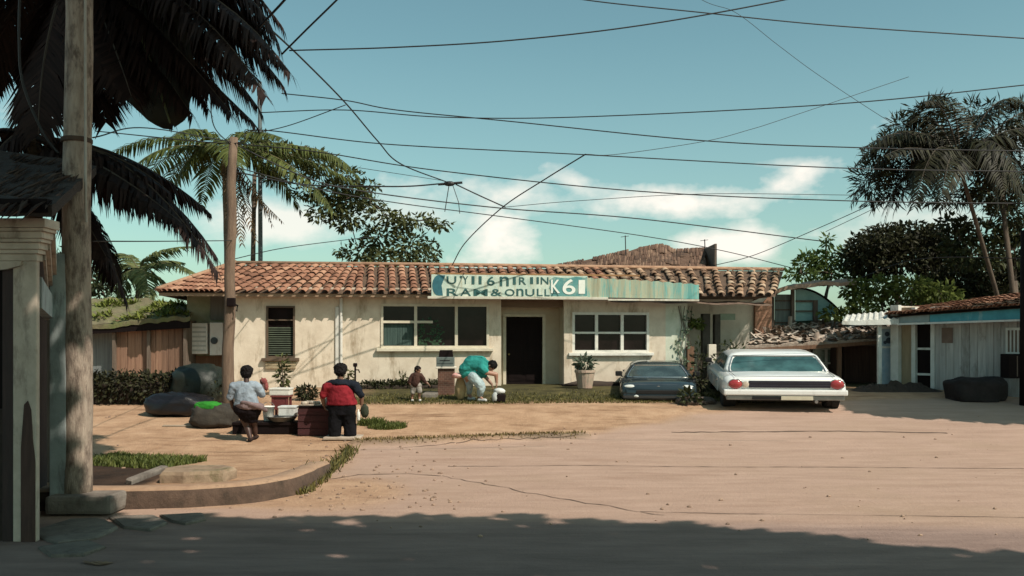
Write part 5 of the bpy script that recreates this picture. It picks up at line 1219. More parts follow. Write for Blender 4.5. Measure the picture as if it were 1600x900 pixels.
t = thing('unseen_shade_tree', 'unseen tree added at the far right to shade the grey house', 'tree', (19.5, 20, .5))  # out of view, added to darken the house front and road
mb = MB(); mb.tube([(19.5, 20, .2), (19.4, 19.9, 3), (19, 19.6, 6.4)], [.4, .3, .22], 12)
for e in ((14.4, 17.5, 8), (15.5, 20, 8), (23, 16, 8), (22.5, 19, 8), (16.8, 16, 8)): mb.tube([qbez(Vector((19, 19.6, 6.2)), Vector(((19+e[0])/2, (19.6+e[1])/2, 7.8)), Vector(e), i/8) for i in range(9)], [.15*(1-.1*i) for i in range(9)], 7)
mb.build('trunk', bark2, t, smooth=True)
POLY = [(13.3, 16.5), (14.8, 15.9), (16.6, 15.1), (24, 12.6), (24, 19.6), (18.5, 20.4), (14.2, 20.8), (13.5, 20)]  # crown outline shaped to the wanted shade on the right
mb = MB(); k = 0
while k < 5500:
    x, y = ru(13, 24), ru(12, 21)
    if not inside(x, y): continue
    z = 8+ru(-.3, .9); leaf(mb, Vector((x+SUN.x/SUN.z*(z-8), y+SUN.y/SUN.z*(z-8), z)), Vector((ru(-1, 1), ru(-1, 1), ru(-.3, .1))), Vector((ru(-.4, .4), ru(-.4, .4), 1)), .55, .38); k += 1
mb.build('crown', lf_olive, t)
# ------------------------------------------------------------------ cars
tyre_m = M('tyre_rubber', (.022, .020, .020), (.012, .011, .011), 12, .85, .5, .3)
rim_m = M('wheel_steel', (.45, .45, .44), (.25, .25, .25), 8, .35, .5, .1, metal=.8)
chrome = M('chrome_trim', (.62, .63, .62), (.42, .43, .42), 6, .16, .5, 0, metal=.9)
under_m = M('car_underside', (.012, .011, .011), (.008, .008, .008), 6, .9)
red_l = M('tail_light_red', (.42, .045, .05), (.26, .025, .03), 9, .2, .5, 0, spec=.7)
def loft(mb, secs, cap=True):
    n = len(secs[0]); vs = [p for s in secs for p in s]; m = len(secs)
    fs = [(i*n+j, i*n+(j+1) % n, (i+1)*n+(j+1) % n, (i+1)*n+j) for i in range(m-1) for j in range(n)]
    if cap: fs += [tuple(range(n))[::-1], tuple(range((m-1)*n, m*n))]
    mb.add(vs, fs)
def wheel(mbX, x, y, r, w, t, out):
    mb = MB(mbX); mb.lathe((x, y, r), [(r*.62, -w/2), (r*.93, -w/2), (r, -w*.32), (r, w*.32), (r*.93, w/2), (r*.62, w/2)], 26, 'x'); wh = mb.build('wheel', tyre_m, t, smooth=False)
    mb = MB(mbX); s = out; mb.lathe((x+s*w*.30, y, r), [(r*.60, -.02), (r*.60, .02)], 22, 'x'); mb.lathe((x+s*(w*.30+.03), y, r), [(r*.22, -.015), (r*.18, .02)], 14, 'x'); mb.build('rim', rim_m, wh)
def car(name, label, cat, X, L, hw, belt, body, cab, paint, glassm, wheels, wr, rear=True, tw_=.32):
    t = thing(name, label, cat, X.translation.copy())
    mb = MB(X); secs = []
    for y, k, zb, zt in body:
        w = hw*k; h = zt-zb
        half = [(w*.93, zb), (w*.985, zb+.12*h), (w, zb+.45*h), (w*.985, zb+.74*h), (w*.95, zb+.90*h), (w*.87, zb+.975*h), (w*.5, zt+.012), (0, zt+.018)]
        secs.append([(-x, y, z) for x, z in half]+[(x, y, z) for x, z in half[-2::-1]])
    loft(mb, secs); bo = mb.build('body', paint, t, smooth=True, bevel=0)
    (y0, y1, bw, bz), (ty0, ty1, tw, tz) = cab
    def ring(y0, y1, w, z, rr=.12, bow=.08):
        pts = []
        for (sx, sy, a0) in ((1, 0, -90), (1, 1, 0), (-1, 1, 90), (-1, 0, 180)):
            for k in range(4):
                a = radians(a0+30*k); cx = sx*(w-rr); cy = (y1-rr) if sy else (y0+rr)
                pts.append((cx+rr*cos(a), cy+rr*sin(a)-(bow if not sy else -bow)*(1-(abs(cx)/w)**2), z))
        return pts
    mb = MB(X); rs = []
    for f in (0, .2, .4, .6, .8, .9): rs.append(ring(y0+(ty0-y0)*f**.92, y1+(ty1-y1)*f**.92, bw+(tw-bw)*f**1.15, bz-.02+(tz-bz)*f))
    rs.append(ring(ty0+.03, ty1-.03, tw-.05, tz-.015)); rs.append(ring(ty0+.12, ty1-.12, tw-.16, tz+.012)); rs.append(ring(ty0+.35, ty1-.35, tw-.45, tz+.03))
    loft(mb, rs); mb.build('cabin', paint, t, smooth=True)
    def onface(f, s, end):
        """point on the near (end=0) or far (end=1) raked screen: f up, s across -1..1"""
        w = (bw+(tw-bw)*f**1.15)*.98; yy = (y0+(ty0-y0)*f**.92) if end == 0 else (y1+(ty1-y1)*f**.92)
        x = s*(w-.075); bow = .08*(1-((abs(x))/w)**2)
        return Vector((x, yy-bow-.035 if end == 0 else yy+bow+.035, bz-.02+(tz-bz)*f))
    for end, nm in ((0, 'rear_window' if rear else 'windscreen'), (1, 'windscreen' if rear else 'rear_window')):
        mb = MB(X); vs = []
        for i in range(9):
            for j in range(13):
                s = -1+2*j/12; f = .07+.82*i/8; e = 1-.06*(abs(2*i/8-1)**6); vs.append(onface(f, s*e*.985, end))
        mb.add(vs, [(i*13+j, i*13+j+1, (i+1)*13+j+1, (i+1)*13+j) for i in range(8) for j in range(12)])
        g = mb.build(nm, glassm, t, smooth=True)
        if end == 0:
            mb = MB(X); rim = [onface(.05, s, 0)+Vector((0, -.006, 0)) for s in [-1+2*k/12 for k in range(13)]]+[onface(f, 1.02, 0) for f in (.3, .6, .88)]+[onface(.91, s, 0)+Vector((0, -.006, 0)) for s in [1-2*k/12 for k in range(13)]]+[onface(f, -1.02, 0) for f in (.88, .6, .3)]
            mb.tube(rim+[rim[0]], .016, 5); mb.build('window_trim', chrome, g)
    for s in (-1, 1):
        for a, b_ in ((.12, .49), (.53, .9)):
            mb = MB(X); vs = []
            for f in (.10, .5, .86):
                w = bw+(tw-bw)*f**1.15+.012; ya = y0+(ty0-y0)*f**.92; yb_ = y1+(ty1-y1)*f**.92
                for q in (a, b_): vs.append((s*w, ya+(yb_-ya)*q, bz-.02+(tz-bz)*f))
            mb.add(vs, [(0, 1, 3, 2), (2, 3, 5, 4)]); mb.build('side_window', glassm, t)
    for x, y in wheels:
        s = 1 if x > 0 else -1; wheel(X, x, y, wr, tw_, t, s)
        mb = MB(X); mb.lathe((x*1.0+s*.132-s*.14, y, wr+.02), [(wr*1.12, -.02), (wr*1.12, .5*tw_-.01)] if s > 0 else [(wr*1.12, -.5*tw_+.01), (wr*1.12, .02)], 22, 'x'); mb.build('wheel_arch', under_m, t)
    mb = MB(X); mb.box((-hw*.70, .35, .20), (hw*.70, L-.35, body[2][2]+.06)); mb.build('underbody', under_m, t)
    for s in (-1, 1):
        mb = MB(X); mb.tube([(s*hw*.93, y0+(y1-y0)*.86 if rear else y0+.25, bz-.02), (s*(hw+.0), y0+(y1-y0)*.87 if rear else y0+.22, bz+.06)], .02, 6); mb.bbox((s*(hw+.03)-.09, (y0+(y1-y0)*.86 if rear else y0+.2)-.03, bz+.0), (s*(hw+.03)+.09, (y0+(y1-y0)*.86 if rear else y0+.2)+.06, bz+.13), .03); mb.build('wing_mirror', under_m, t)
        d = MB(X); zt_ = body[3][3]
        ys = [y0+(y1-y0)*q for q in ((.08, .5) if rear else (.3,))]
        for yy in ys: d.bbox((s*hw*1.001-.006, yy, .34), (s*hw*1.001+.006, yy+(y1-y0)*.40, zt_-.16), .004)
        for yy in ys: pass
        dd = d.build('door', paint, t)
        for yy in ys: h = MB(X); h.bbox((s*(hw+.012)-.012, yy+.08, zt_-.26), (s*(hw+.012)+.012, yy+.24, zt_-.22), .006); h.build('handle', chrome, dd)
    return t
def carframe(pxc, Ynear, L, yaw):
    x = (pxc-CX)*Ynear/F; c, s = cos(yaw), sin(yaw)
    fx, fy = x-s*L, Ynear+c*L; z0 = terrain(x, Ynear); z1 = terrain(fx, fy)
    return Matrix.Translation((x, Ynear, z0)) @ Matrix.Rotation(yaw, 4, 'Z') @ Matrix.Rotation(math.atan2(z1-z0, L), 4, 'X')
def paintmat(name, c, c2, rough=.28): return M(name, c, c2, 2.5, rough, .7, .03, coat=.6, dirt=tuple(x*.6 for x in c), dirt_amt=.15)
wp = paintmat('white_car_paint', (.80, .81, .79), (.75, .76, .74)); teal_glass = glass('teal_car_glass', (.05, .125, .125), .06, .9)
L = 5.0; X = carframe(1226, 20.9, L, radians(-7))
hw = 1.40
body = [(0.0, .93, .30, .76), (.05, .985, .28, .80), (.5, 1.0, .24, .83), (1.5, 1.0, .22, .845), (3.3, 1.0, .22, .83), (4.5, .98, .24, .78), (4.95, .93, .28, .70), (5.0, .90, .32, .66)]
body = [(a, b_, c+.05, d) for a, b_, c, d in body]
sed = car('white_sedan', 'white saloon with round red tail lights parked on the road edge', 'car', X, L, hw, .83, body, ((1.05, 3.75, 1.25, .84), (1.75, 3.0, 1.06, 1.23)), wp, teal_glass, [(-1.20, .8), (1.20, .8), (-1.20, 4.05), (1.20, 4.05)], .35)
mb = MB(X); mb.bbox((-.82, -.035, .575), (1.02, .02, .735), .01); rp = mb.build('rear_panel', M('dark_blue_panel', (.014, .016, .035), (.010, .010, .02), 6, .35), sed)
mb = MB(X)
for z in (.635, .69): mb.box((-.80, -.041, z-.003), (1.0, -.036, z+.003))
mb.build('ribs', M('panel_rib', (.10, .10, .12), (.06, .06, .075), 6, .4), rp)
for s in (-1, 1):
    xc = -1.13 if s < 0 else 1.165
    mb = MB(X); mb.blob((xc, -.02, .655), (.155, .06, .108), 20, 12); tl = mb.build('tail_light', red_l, sed, smooth=True)
    mb = MB(X); mb.tube([(xc+.166*cos(2*pi*k/20), -.02, .655+.117*sin(2*pi*k/20)) for k in range(21)], .014, 6); mb.build('bezel', chrome, tl, smooth=True)
mb = MB(X); mb.blob((-.90, -.025, .65), (.085, .03, .075), 16, 10); mb.build('reversing_light', M('amber_white_lens', (.62, .52, .42), (.5, .42, .34), 8, .25), sed, smooth=True)
mb = MB(X); mb.bbox((-1.40, -.10, .40), (1.40, .05, .535), .035); mb.bbox((-1.40, .03, .41), (-1.345, .6, .525), .02); mb.bbox((1.345, .03, .41), (1.40, .6, .525), .02); bp = mb.build('bumper', wp, sed)
mb = MB(X); mb.bbox((-1.34, -.055, .285), (1.34, .08, .395), .03); mb.build('lower_valance', M('silver_valance', (.30, .31, .29), (.17, .18, .17), 5, .4, .5, .05, metal=.3), sed)
mb = MB(X); mb.bbox((-.75, -.075, .30), (.10, -.05, .375), .01); mb.build('dark_slot', under_m, sed)
mb = MB(X); mb.bbox((-.10, -.10, .295), (.62, -.078, .385), .008); mb.build('number_plate', M('plate_yellowish', (.62, .58, .45), (.5, .46, .35), 6, .5), sed)
mb = MB(X); mb.tube([(.7, -.08, .26), (.7, .5, .26)], .04, 10); mb.build('exhaust_pipe', rim_m, sed)
mb = MB(X)
for x, sgn in ((-.35, 1), (.45, 1)): mb.bbox((x-.22, 1.95, .75), (x+.22, 2.1, 1.1), .06); mb.bbox((x-.1, 1.97, 1.09), (x+.1, 2.06, 1.2), .03)
mb.build('seat', under_m, sed)
mb = MB(X)
for a, b_ in (((-1.12, .02, .835), (-1.17, 1.0, .862)), ((1.12, .02, .835), (1.17, 1.0, .862)), ((-1.12, .05, .837), (1.12, .05, .837))): mb.tube([a, b_], .006, 5)
mb.build('boot_seam', under_m, sed)
dp = paintmat('dark_car_paint', (.022, .035, .042), (.016, .026, .032), .2)
L2 = 4.2; X2 = carframe(1029, 22.35, L2, radians(-8)) @ Matrix.Translation((0, 0, -.10))
body = [(0.0, .86, .16, .44), (.06, .94, .12, .50), (.45, .99, .12, .58), (1.2, 1.0, .12, .63), (3.0, 1.0, .12, .65), (3.9, .97, .16, .62), (4.15, .90, .2, .56), (4.2, .86, .24, .5)]
dk = car('dark_coupe', 'low dark teal car facing the road beside the shop wall', 'car', X2, L2, .98, .63, body, ((1.0, 3.6, .88, .63), (1.75, 2.8, .66, .93)), dp, glass('dark_car_glass', (.05, .075, .075), .08, .9), [(-.84, .8), (.84, .8), (-.84, 3.4), (.84, 3.4)], .28, rear=False, tw_=.24)
for s in (-1, 1):
    mb = MB(X2); mb.blob((s*.70, .10, .46), (.17, .09, .055), 16, 10); hl = mb.build('headlight', M('headlight_lens', (.70, .72, .68), (.5, .52, .5), 8, .12), dk, smooth=True)
    mb = MB(X2); mb.blob((s*.55, .0, .235), (.085, .05, .045), 14, 8); mb.build('fog_light', M('headlight_lens', (.7, .7, .7)), dk, smooth=True)
mb = MB(X2); mb.bbox((-.55, -.02, .29), (.55, .06, .385), .015); mb.build('grille', under_m, dk)
mb = MB(X2); mb.bbox((-.88, -.035, .17), (.88, .1, .285), .03); mb.build('bumper', dp, dk)
mb = MB(X2); mb.bbox((-.03, .02, .455), (.03, .06, .50), .01); mb.build('badge_plate', chrome, dk)
mb = MB(X2); mb.tube([(-.80, .3, .575), (-.62, 1.0, .655)], .006, 5); mb.tube([(.80, .3, .575), (.62, 1.0, .655)], .006, 5); mb.build('bonnet_seam', under_m, dk)
# rubble in front of the dark car
t = None
mb = MB()
for i in range(38):
    q = onz(ru(4.1, 4.95), ru(21.85, 22.35)); r = ru(.05, .13); mb.blob(q+Vector((0, 0, r*.4)), (r*ru(1, 1.6), r, r*ru(.6, 1)), 8, 6, .35, 2, i)
solo(mb, 'rubble_heap', M('dark_rubble', (.12, .09, .07), (.045, .032, .026), 5, .95, .5, .8, island=.6), 'heap of dark stones in front of the bonnet of the dark car', 'rubble')
# ------------------------------------------------------------------ people
def cap(mb, a, b_, r0, r1, seg=12):
    a, b_ = Vector(a), Vector(b_); ax = b_-a; L = ax.length
    if L < 1e-5: mb.blob(a, r0, seg, 8); return
    ax /= L; pts = []; rs = []
    for k in range(5): th = pi/2*(1-k/4); pts.append(a-ax*r0*sin(th)); rs.append(max(.0008, r0*cos(th)))
    for k in range(5): th = pi/2*k/4; pts.append(b_+ax*r1*sin(th)); rs.append(max(.0008, r1*cos(th)))
    ref = Vector((0, 0, 1)) if abs(ax.z) < .9 else Vector((1, 0, 0)); u = ax.cross(ref).normalized(); w = ax.cross(u)
    vs = [p+(u*cos(2*pi*k/seg)+w*sin(2*pi*k/seg))*r for p, r in zip(pts, rs) for k in range(seg)]; n = len(pts)
    fs = [(i*seg+k, i*seg+(k+1) % seg, (i+1)*seg+(k+1) % seg, (i+1)*seg+k) for i in range(n-1) for k in range(seg)]+[tuple(range(seg))[::-1], tuple(range((n-1)*seg, n*seg))]
    mb.add(vs, fs)
def chain(mb, pts, rs):
    for a, b_, r0, r1 in zip(pts, pts[1:], rs, rs[1:]): cap(mb, a, b_, r0, r1)
def ell3(mb, c, u, v, w, ru_, rv_, rw_, seg=14, rings=9):
    c = Vector(c); vs = []
    for i in range(rings+1):
        th = pi*i/rings
        for k in range(seg): a = 2*pi*k/seg; vs.append(c+u*ru_*sin(th)*cos(a)+v*rv_*sin(th)*sin(a)+w*rw_*cos(th))
    mb.add(vs, [(i*seg+k, i*seg+(k+1) % seg, (i+1)*seg+(k+1) % seg, (i+1)*seg+k) for i in range(rings) for k in range(seg)])
def remesh(o, vox, sm=4):
    m = o.modifiers.new('skin', 'REMESH'); m.mode = 'VOXEL'; m.voxel_size = vox; m.use_smooth_shade = True
    s = o.modifiers.new('soft', 'SMOOTH'); s.factor = .5; s.iterations = sm
    return o
def hand(mb, wrist, d, nrm, s=1.0, side=1):
    """palm, four bent fingers of different length and a thumb leaving the side of the palm"""
    wrist = Vector(wrist); d = Vector(d).normalized(); nrm = Vector(nrm); nrm = (nrm-d*nrm.dot(d)).normalized(); x = d.cross(nrm)*side
    ell3(mb, wrist+d*.045*s, x, nrm, d, .040*s, .017*s, .055*s)
    for k, (off, ln) in enumerate(((-.028, .068), (-.010, .078), (.009, .074), (.027, .058))):
        p = wrist+d*.085*s+x*off*s; q = p+(d+nrm*.35).normalized()*ln*.5*s; e = q+(d*.6+nrm*.8).normalized()*ln*.5*s; chain(mb, [p-d*.03*s, p, q, e], [.0105*s, .0105*s, .0095*s, .008*s])
    p = wrist+d*.03*s-x*.034*s; chain(mb, [p, p+(d*.6-x*.7+nrm*.3).normalized()*.035*s, p+(d*.6-x*.7+nrm*.3).normalized()*.035*s+(d*.9+nrm*.4).normalized()*.03*s], [.013*s, .011*s, .009*s])
def head(mb, c, f, u, s=1.0, wide=1.0):
    """c skull centre, f facing, u up; returns eye positions"""
    f = Vector(f).normalized(); u = Vector(u); u = (u-f*u.dot(f)).normalized(); x = f.cross(u)
    ell3(mb, c+u*.02*s, x, f, u, .076*s*wide, .095*s, .098*s); ell3(mb, c-u*.045*s+f*.018*s, x, f, u, .062*s*wide, .072*s, .075*s)
    ell3(mb, c-u*.095*s+f*.055*s, x, f, u, .030*s, .028*s, .022*s)
    cap(mb, c+f*.090*s+u*.008*s, c+f*.112*s-u*.030*s, .010*s, .017*s)
    ell3(mb, c+f*.088*s-u*.066*s, x, f, u, .027*s, .012*s, .010*s)
    ell3(mb, c+f*.078*s+u*.030*s, x, f, u, .055*s, .016*s, .010*s)
    for k in (-1, 1): ell3(mb, c+x*k*.079*s*wide-u*.012*s, x, f, u, .012*s, .022*s, .034*s)
    return [c+f*.083*s+u*.008*s+x*k*.031*s for k in (-1, 1)], x, f, u
def hair(mb, c, x, f, u, s, wide, lift=.0, seed=1, n=.06):
    ell3(mb, c+u*.038*s-f*.014*s, x, f, u, (.088+lift)*s*wide, (.098+lift)*s, (.092+lift)*s)
    ell3(mb, c-u*.02*s-f*.045*s, x, f, u, (.080+lift)*s*wide, (.065+lift)*s, (.085+lift)*s)
    for k in range(60):
        d = rvec()
        if d.dot(f) > .35 and d.dot(u) < .45: continue
        ell3(mb, c+u*.03*s-f*.02*s+x*d.dot(x)*.082*s*wide+f*d.dot(f)*.090*s+u*d.dot(u)*.088*s, x, f, u, .018*s, .018*s, .018*s, 6, 5)
skin = M('brown_skin', (.22, .115, .075), (.17, .085, .055), 8, .5, .6, .06)
skind = M('dark_brown_skin', (.06, .028, .022), (.04, .020, .016), 8, .5, .6, .06)
skinl = M('tan_skin', (.36, .20, .145), (.29, .15, .105), 8, .5, .6, .06)
hairm = M('black_hair', (.007, .005, .005), (.004, .003, .003), 20, .75, .5, .5, (1, 1, .4), spec=.2)
eyem = M('eye_dark', (.03, .022, .02), (.02, .015, .015), 5, .2, .5, 0)
def cloth(name, c, c2=None): return M(name, c, c2, 5, .95, .8, .5, (1, 1, .6), spec=.15)
def finish(t, mbody, skinmat, clothes, eyes, hd, hs, wide, lift=0, vox=.008):
    b_ = remesh(mbody.build('body', skinmat, t, smooth=True), vox, 3)
    for nm, m_, mt, v in clothes:
        o = remesh(m_.build(nm, mt, t, smooth=True), v, 3)
        if nm not in ('shoes',):
            d = o.modifiers.new('folds', 'DISPLACE'); d.texture = FOLD; d.strength = .042; d.mid_level = .5; d.texture_coords = 'LOCAL'
    c, x, f, u = hd; mb = MB(); hair(mb, c, x, f, u, hs, wide, lift); ho = remesh(mb.build('hair', hairm, t, smooth=True), .010, 2); dh = ho.modifiers.new('tufts', 'DISPLACE'); dh.texture = TUFT; dh.strength = .035; dh.mid_level = .45
    for e in eyes: mb = MB(); mb.blob(e, .011*hs, 10, 7); mb.build('eye', eyem, t, smooth=True)
TUFT = bpy.data.textures.new('hair_tufts', 'CLOUDS'); TUFT.noise_scale = .035
FOLD = bpy.data.textures.new('cloth_folds', 'CLOUDS'); FOLD.noise_scale = .11; FOLD.noise_depth = 2
def torso(mb, rings, seg=24):
    """closed loft of elliptical rings (centre, half width, half depth)"""
    n = len(rings); vs = [Vector(c)+Vector((a*cos(2*pi*k/seg), b_*sin(2*pi*k/seg), 0)) for c, a, b_ in rings for k in range(seg)]
    mb.add(vs, [(i*seg+k, i*seg+(k+1) % seg, (i+1)*seg+(k+1) % seg, (i+1)*seg+k) for i in range(n-1) for k in range(seg)]+[tuple(range(seg))[::-1], tuple(range((n-1)*seg, n*seg))])
def leg(mb, hip, knee, ank, r=(.095, .062, .042), foot=None, fr=.04):
    chain(mb, [hip, hip.lerp(knee, .5), knee, knee.lerp(ank, .4), ank], [r[0], r[0]*.85, r[1], r[1]*.95, r[2]])
    if foot is not None: chain(mb, [ank+Vector((0, 0, -.02)), foot], [fr, fr*.8])

# --- person 1: seen from behind, light shirt, dark skirt, stepping away
Y = 17.72
def A(px, py, dy=0): return P(px, py, Y+dy)
gz = G(392, 693); t = thing('person', 'person in light blue shirt and dark skirt stepping away, seen from behind', 'person', gz)
b0 = MB(); hc = A(386, 582, .06); eyes, hx_, hf, hu = head(b0, hc, (.15, 1, -.12), (0, .1, 1), 1.08, 1.25)
chain(b0, [A(385, 590, .03), A(385, 600, 0)], [.055, .055])
chain(b0, [A(385, 606), A(384, 620, 0), A(386, 640, 0)], [.10, .11, .12])
shL, shR = A(365, 604), A(404, 604)
chain(b0, [A(376, 604), A(367, 605), A(360, 620, -.02), A(364, 637, .14)], [.06, .058, .050, .036]); hand(b0, A(364, 637, .14), (.15, .4, -.9), (1, .3, 0), 1.0, 1)
chain(b0, [A(394, 604), A(402, 605), A(410, 617, .12), A(411, 601, .30)], [.06, .058, .048, .036]); hand(b0, A(411, 601, .30), (0, .25, 1), (-1, .2, 0), 1.0, -1)
aL, aR = A(391, 684, -.02), A(399, 681, .22)
fl, frr = A(393, 690, .12), A(401, 687, .36)
fl.z = terrain(fl.x, fl.y)+.035; frr.z = terrain(frr.x, frr.y)+.035
leg(b0, A(378, 645), A(386, 666, .05), aL, (.10, .065, .042), fl); leg(b0, A(395, 645), A(397, 665, .14), aR, (.10, .065, .042), frr)
sh = MB(); torso(sh, [(A(385, 633, -.02), .25, .17), (A(385, 626, -.02), .23, .16), (A(384, 615, -.01), .215, .15), (A(385, 606), .225, .135), (A(385, 600.5), .17, .11), (A(385, 597.5), .10, .09)])
chain(sh, [A(377, 603), A(366, 605), A(360, 620)], [.105, .098, .076]); chain(sh, [A(393, 603), A(403, 605), A(409, 616, .08)], [.105, .098, .076])
wr_ = MB(); torso(wr_, [(A(390, 639, -.01), .285, .19), (A(390, 634, -.02), .295, .195), (A(388, 630, -.02), .275, .18)]); chain(wr_, [A(378, 628, -.18), A(392, 631, -.20), A(408, 637, -.12), A(415, 641, -.02)], [.035, .05, .06, .04])
sk = MB(); torso(sk, [(A(391, 660, .05), .145, .12), (A(389, 652, .02), .19, .16), (A(387, 643), .27, .19), (A(387, 637), .30, .19), (A(386, 632), .26, .17)])
shoe = MB()
for a, f_ in ((aL, fl), (aR, frr)): chain(shoe, [Vector((a.x, a.y-.03, f_.z)), f_+Vector((.0, .04, -.005))], [.042, .038])
finish(t, b0, skind, [('shirt', sh, cloth('pale_blue_shirt', (.30, .36, .42), (.22, .26, .31)), .014), ('waist_wrap', wr_, cloth('dusty_pink_wrap', (.23, .165, .165), (.14, .10, .105)), .014), ('skirt', sk, cloth('black_skirt', (.010, .006, .007), (.006, .004, .005)), .014), ('shoes', shoe, cloth('dark_sandals', (.03, .02, .018)), .010)], eyes, (hc, hx_, hf, hu), 1.08, 1.25, .006)
mb = MB(); mb.blob(A(412, 596, .31), (.075, .05, .07), 14, 10, .35, 3, 5); mb.blob(A(416, 604, .31), (.045, .04, .085), 12, 8, .35, 3, 9)
solo(mb, 'red_cloth', cloth('faded_red_cloth', (.30, .10, .09), (.18, .05, .05)), 'crumpled faded red cloth held up by the person in light blue', 'cloth', smooth=True)

# --- person 2: red shirt with navy yoke, dark trousers, from behind
Y = 18.0
gz = G(535, 684); t = thing('person', 'person in red shirt with navy shoulders and black trousers, seen from behind', 'person', gz)
b0 = MB(); hc = A(532, 579, .03); eyes, hx_, hf, hu = head(b0, hc, (-.1, 1, -.25), (0, .2, 1), 1.08, 1.25)
chain(b0, [A(532, 586), A(532, 595)], [.058, .06]); chain(b0, [A(532, 604), A(532, 618), A(534, 636)], [.10, .12, .13])
chain(b0, [A(520, 601), A(510, 602), A(503, 617, .02), A(506, 632, .10)], [.065, .062, .053, .038]); hand(b0, A(506, 632, .10), (.2, .3, -.9), (1, .2, 0), 1.05, 1)
chain(b0, [A(545, 601), A(555, 603), A(565, 616, .0), A(565, 631, .05)], [.065, .062, .053, .038]); hand(b0, A(565, 631, .05), (0, .1, -1), (-1, 0, 0), 1.05, -1)
aL, aR = A(524, 680), A(549, 680, .05); fl, frr = A(523, 683, .16), A(551, 683, .2)
for q in (fl, frr): q.z = terrain(q.x, q.y)+.06
leg(b0, A(524, 640), A(524, 660, .03), aL, (.10, .065, .042), fl); leg(b0, A(545, 640), A(547, 660, .04), aR, (.10, .065, .042), frr)
sh = MB(); torso(sh, [(A(534, 632.5), .32, .19), (A(534, 626), .30, .185), (A(533, 615), .265, .17), (A(532, 604), .24, .155), (A(532, 600), .19, .12)])
chain(sh, [A(519, 604), A(511, 605), A(505, 617)], [.115, .105, .075])
yk = MB(); torso(yk, [(A(533, 600.5), .225, .150), (A(533, 598), .215, .142), (A(532, 595.5), .18, .13), (A(532, 592), .10, .09)])
chain(yk, [A(545, 601), A(555, 603), A(564, 617)], [.105, .100, .076]); cap(yk, A(520, 599.5), A(513, 600.5), .09, .07)
tr = MB(); torso(tr, [(A(534, 648), .245, .16), (A(534, 640), .29, .17), (A(534, 630), .28, .165)])
for x0, x1, dy in ((525, 523, .0), (544, 547, .05)): torso(tr, [(A(x1, 681, dy), .125, .13), (A(x1, 670, dy), .13, .13), (A((x0+x1)/2, 658, dy), .14, .14), (A(x0, 643, 0), .15, .15)])
shoe = MB()
for a_, f_ in ((aL, fl), (aR, frr)): chain(shoe, [Vector((a_.x, a_.y-.04, f_.z)), f_+Vector((0, .03, 0))], [.05, .042])
finish(t, b0, skin, [('shirt', sh, cloth('red_shirt', (.26, .022, .030), (.17, .014, .022)), .014), ('shirt_yoke', yk, cloth('navy_yoke', (.014, .018, .028), (.009, .011, .017)), .014), ('trousers', tr, cloth('black_trousers', (.008, .0075, .010), (.005, .005, .006)), .014), ('shoes', shoe, cloth('pale_shoes', (.40, .36, .33)), .010)], eyes, (hc, hx_, hf, hu), 1.08, 1.25, .014)
mb = MB(); c = A(570, 642, .05); mb.blob(c, (.085, .07, .13), 18, 12, .25, 3, 3); mb.tube([c+Vector((-.03, 0, .13)), A(566, 632, .05), c+Vector((.03, 0, .13))], .012, 6)
solo(mb, 'carrier_bag', cloth('dark_green_bag', (.05, .06, .04), (.03, .035, .025)), 'small dark green bag hanging from the hand of the person in red', 'bag', smooth=True)
mb = MB(); c = A(560, 646, -.02); mb.lathe(c-Vector((0, 0, .14)), [(.03, 0), (.035, .02), (.035, .15), (.015, .19), (.015, .22)], 12); solo(mb, 'bottle', lo_, 'pale bottle carried beside the dark bag by the person in red', 'bottle', smooth=True)
mb = MB(); a = G(508, 686); mb.bbox((a.x, 17.78, a.z+.004), (a.x+.72, 18.35, a.z+.055), .012); solo(mb, 'standing_board', M('pale_board', (.50, .42, .34), (.33, .26, .2), 4, .85, .6, .3), 'flat pale board under the feet of the person in red', 'board')

# --- person 3: teal top, bending down to the right
Y = 22.45
gz = G(745, 625); t = thing('person', 'person in teal top and pale jeans bending down by the shop door', 'person', gz)
b0 = MB(); hc = A(768, 572, -.05); eyes, hx_, hf, hu = head(b0, hc, (.35, -.35, -.8), (.8, -.1, .5), 1.1, 1.1)
chain(b0, [A(732, 586), A(743, 575), A(757, 572)], [.15, .15, .13]); chain(b0, [A(757, 571), A(765, 571, -.02)], [.07, .06])
chain(b0, [A(755, 576, -.12), A(760, 582, -.18), A(775, 585, -.15), A(776, 597, -.12)], [.075, .062, .055, .036]); hand(b0, A(776, 597, -.12), (.1, 0, -1), (-1, 0, 0), 1.05, 1)
chain(b0, [A(752, 575, .14), A(758, 588, .2), A(768, 600, .15)], [.07, .055, .036]); hand(b0, A(768, 600, .15), (.4, 0, -.9), (-1, 0, 0), 1.0, -1)
k1, k2 = A(734, 603, .12), A(752, 604, -.12); a1, a2 = A(733, 616, .2), A(749, 618, -.05)
f1, f2 = A(738, 622, .12), A(756, 622, -.12)
for q in (f1, f2): q.z = terrain(q.x, q.y)+.04
leg(b0, A(731, 590, .08), k1, a1, (.11, .07, .045), f1); leg(b0, A(738, 590, -.08), k2, a2, (.11, .07, .045), f2)
sh = MB(); chain(sh, [A(727, 578, 0), A(737, 569), A(750, 568), A(759, 572)], [.17, .215, .20, .15]); chain(sh, [A(728, 582), A(740, 584), A(750, 584)], [.16, .18, .14]); chain(sh, [A(752, 574, -.14), A(759, 580, -.18)], [.105, .085]); chain(sh, [A(752, 576, .14), A(757, 586, .19)], [.10, .08]); cap(sh, A(721, 574, -.02), A(727, 582), .06, .10); cap(sh, A(740, 566, -.14), A(752, 570, -.14), .06, .06)
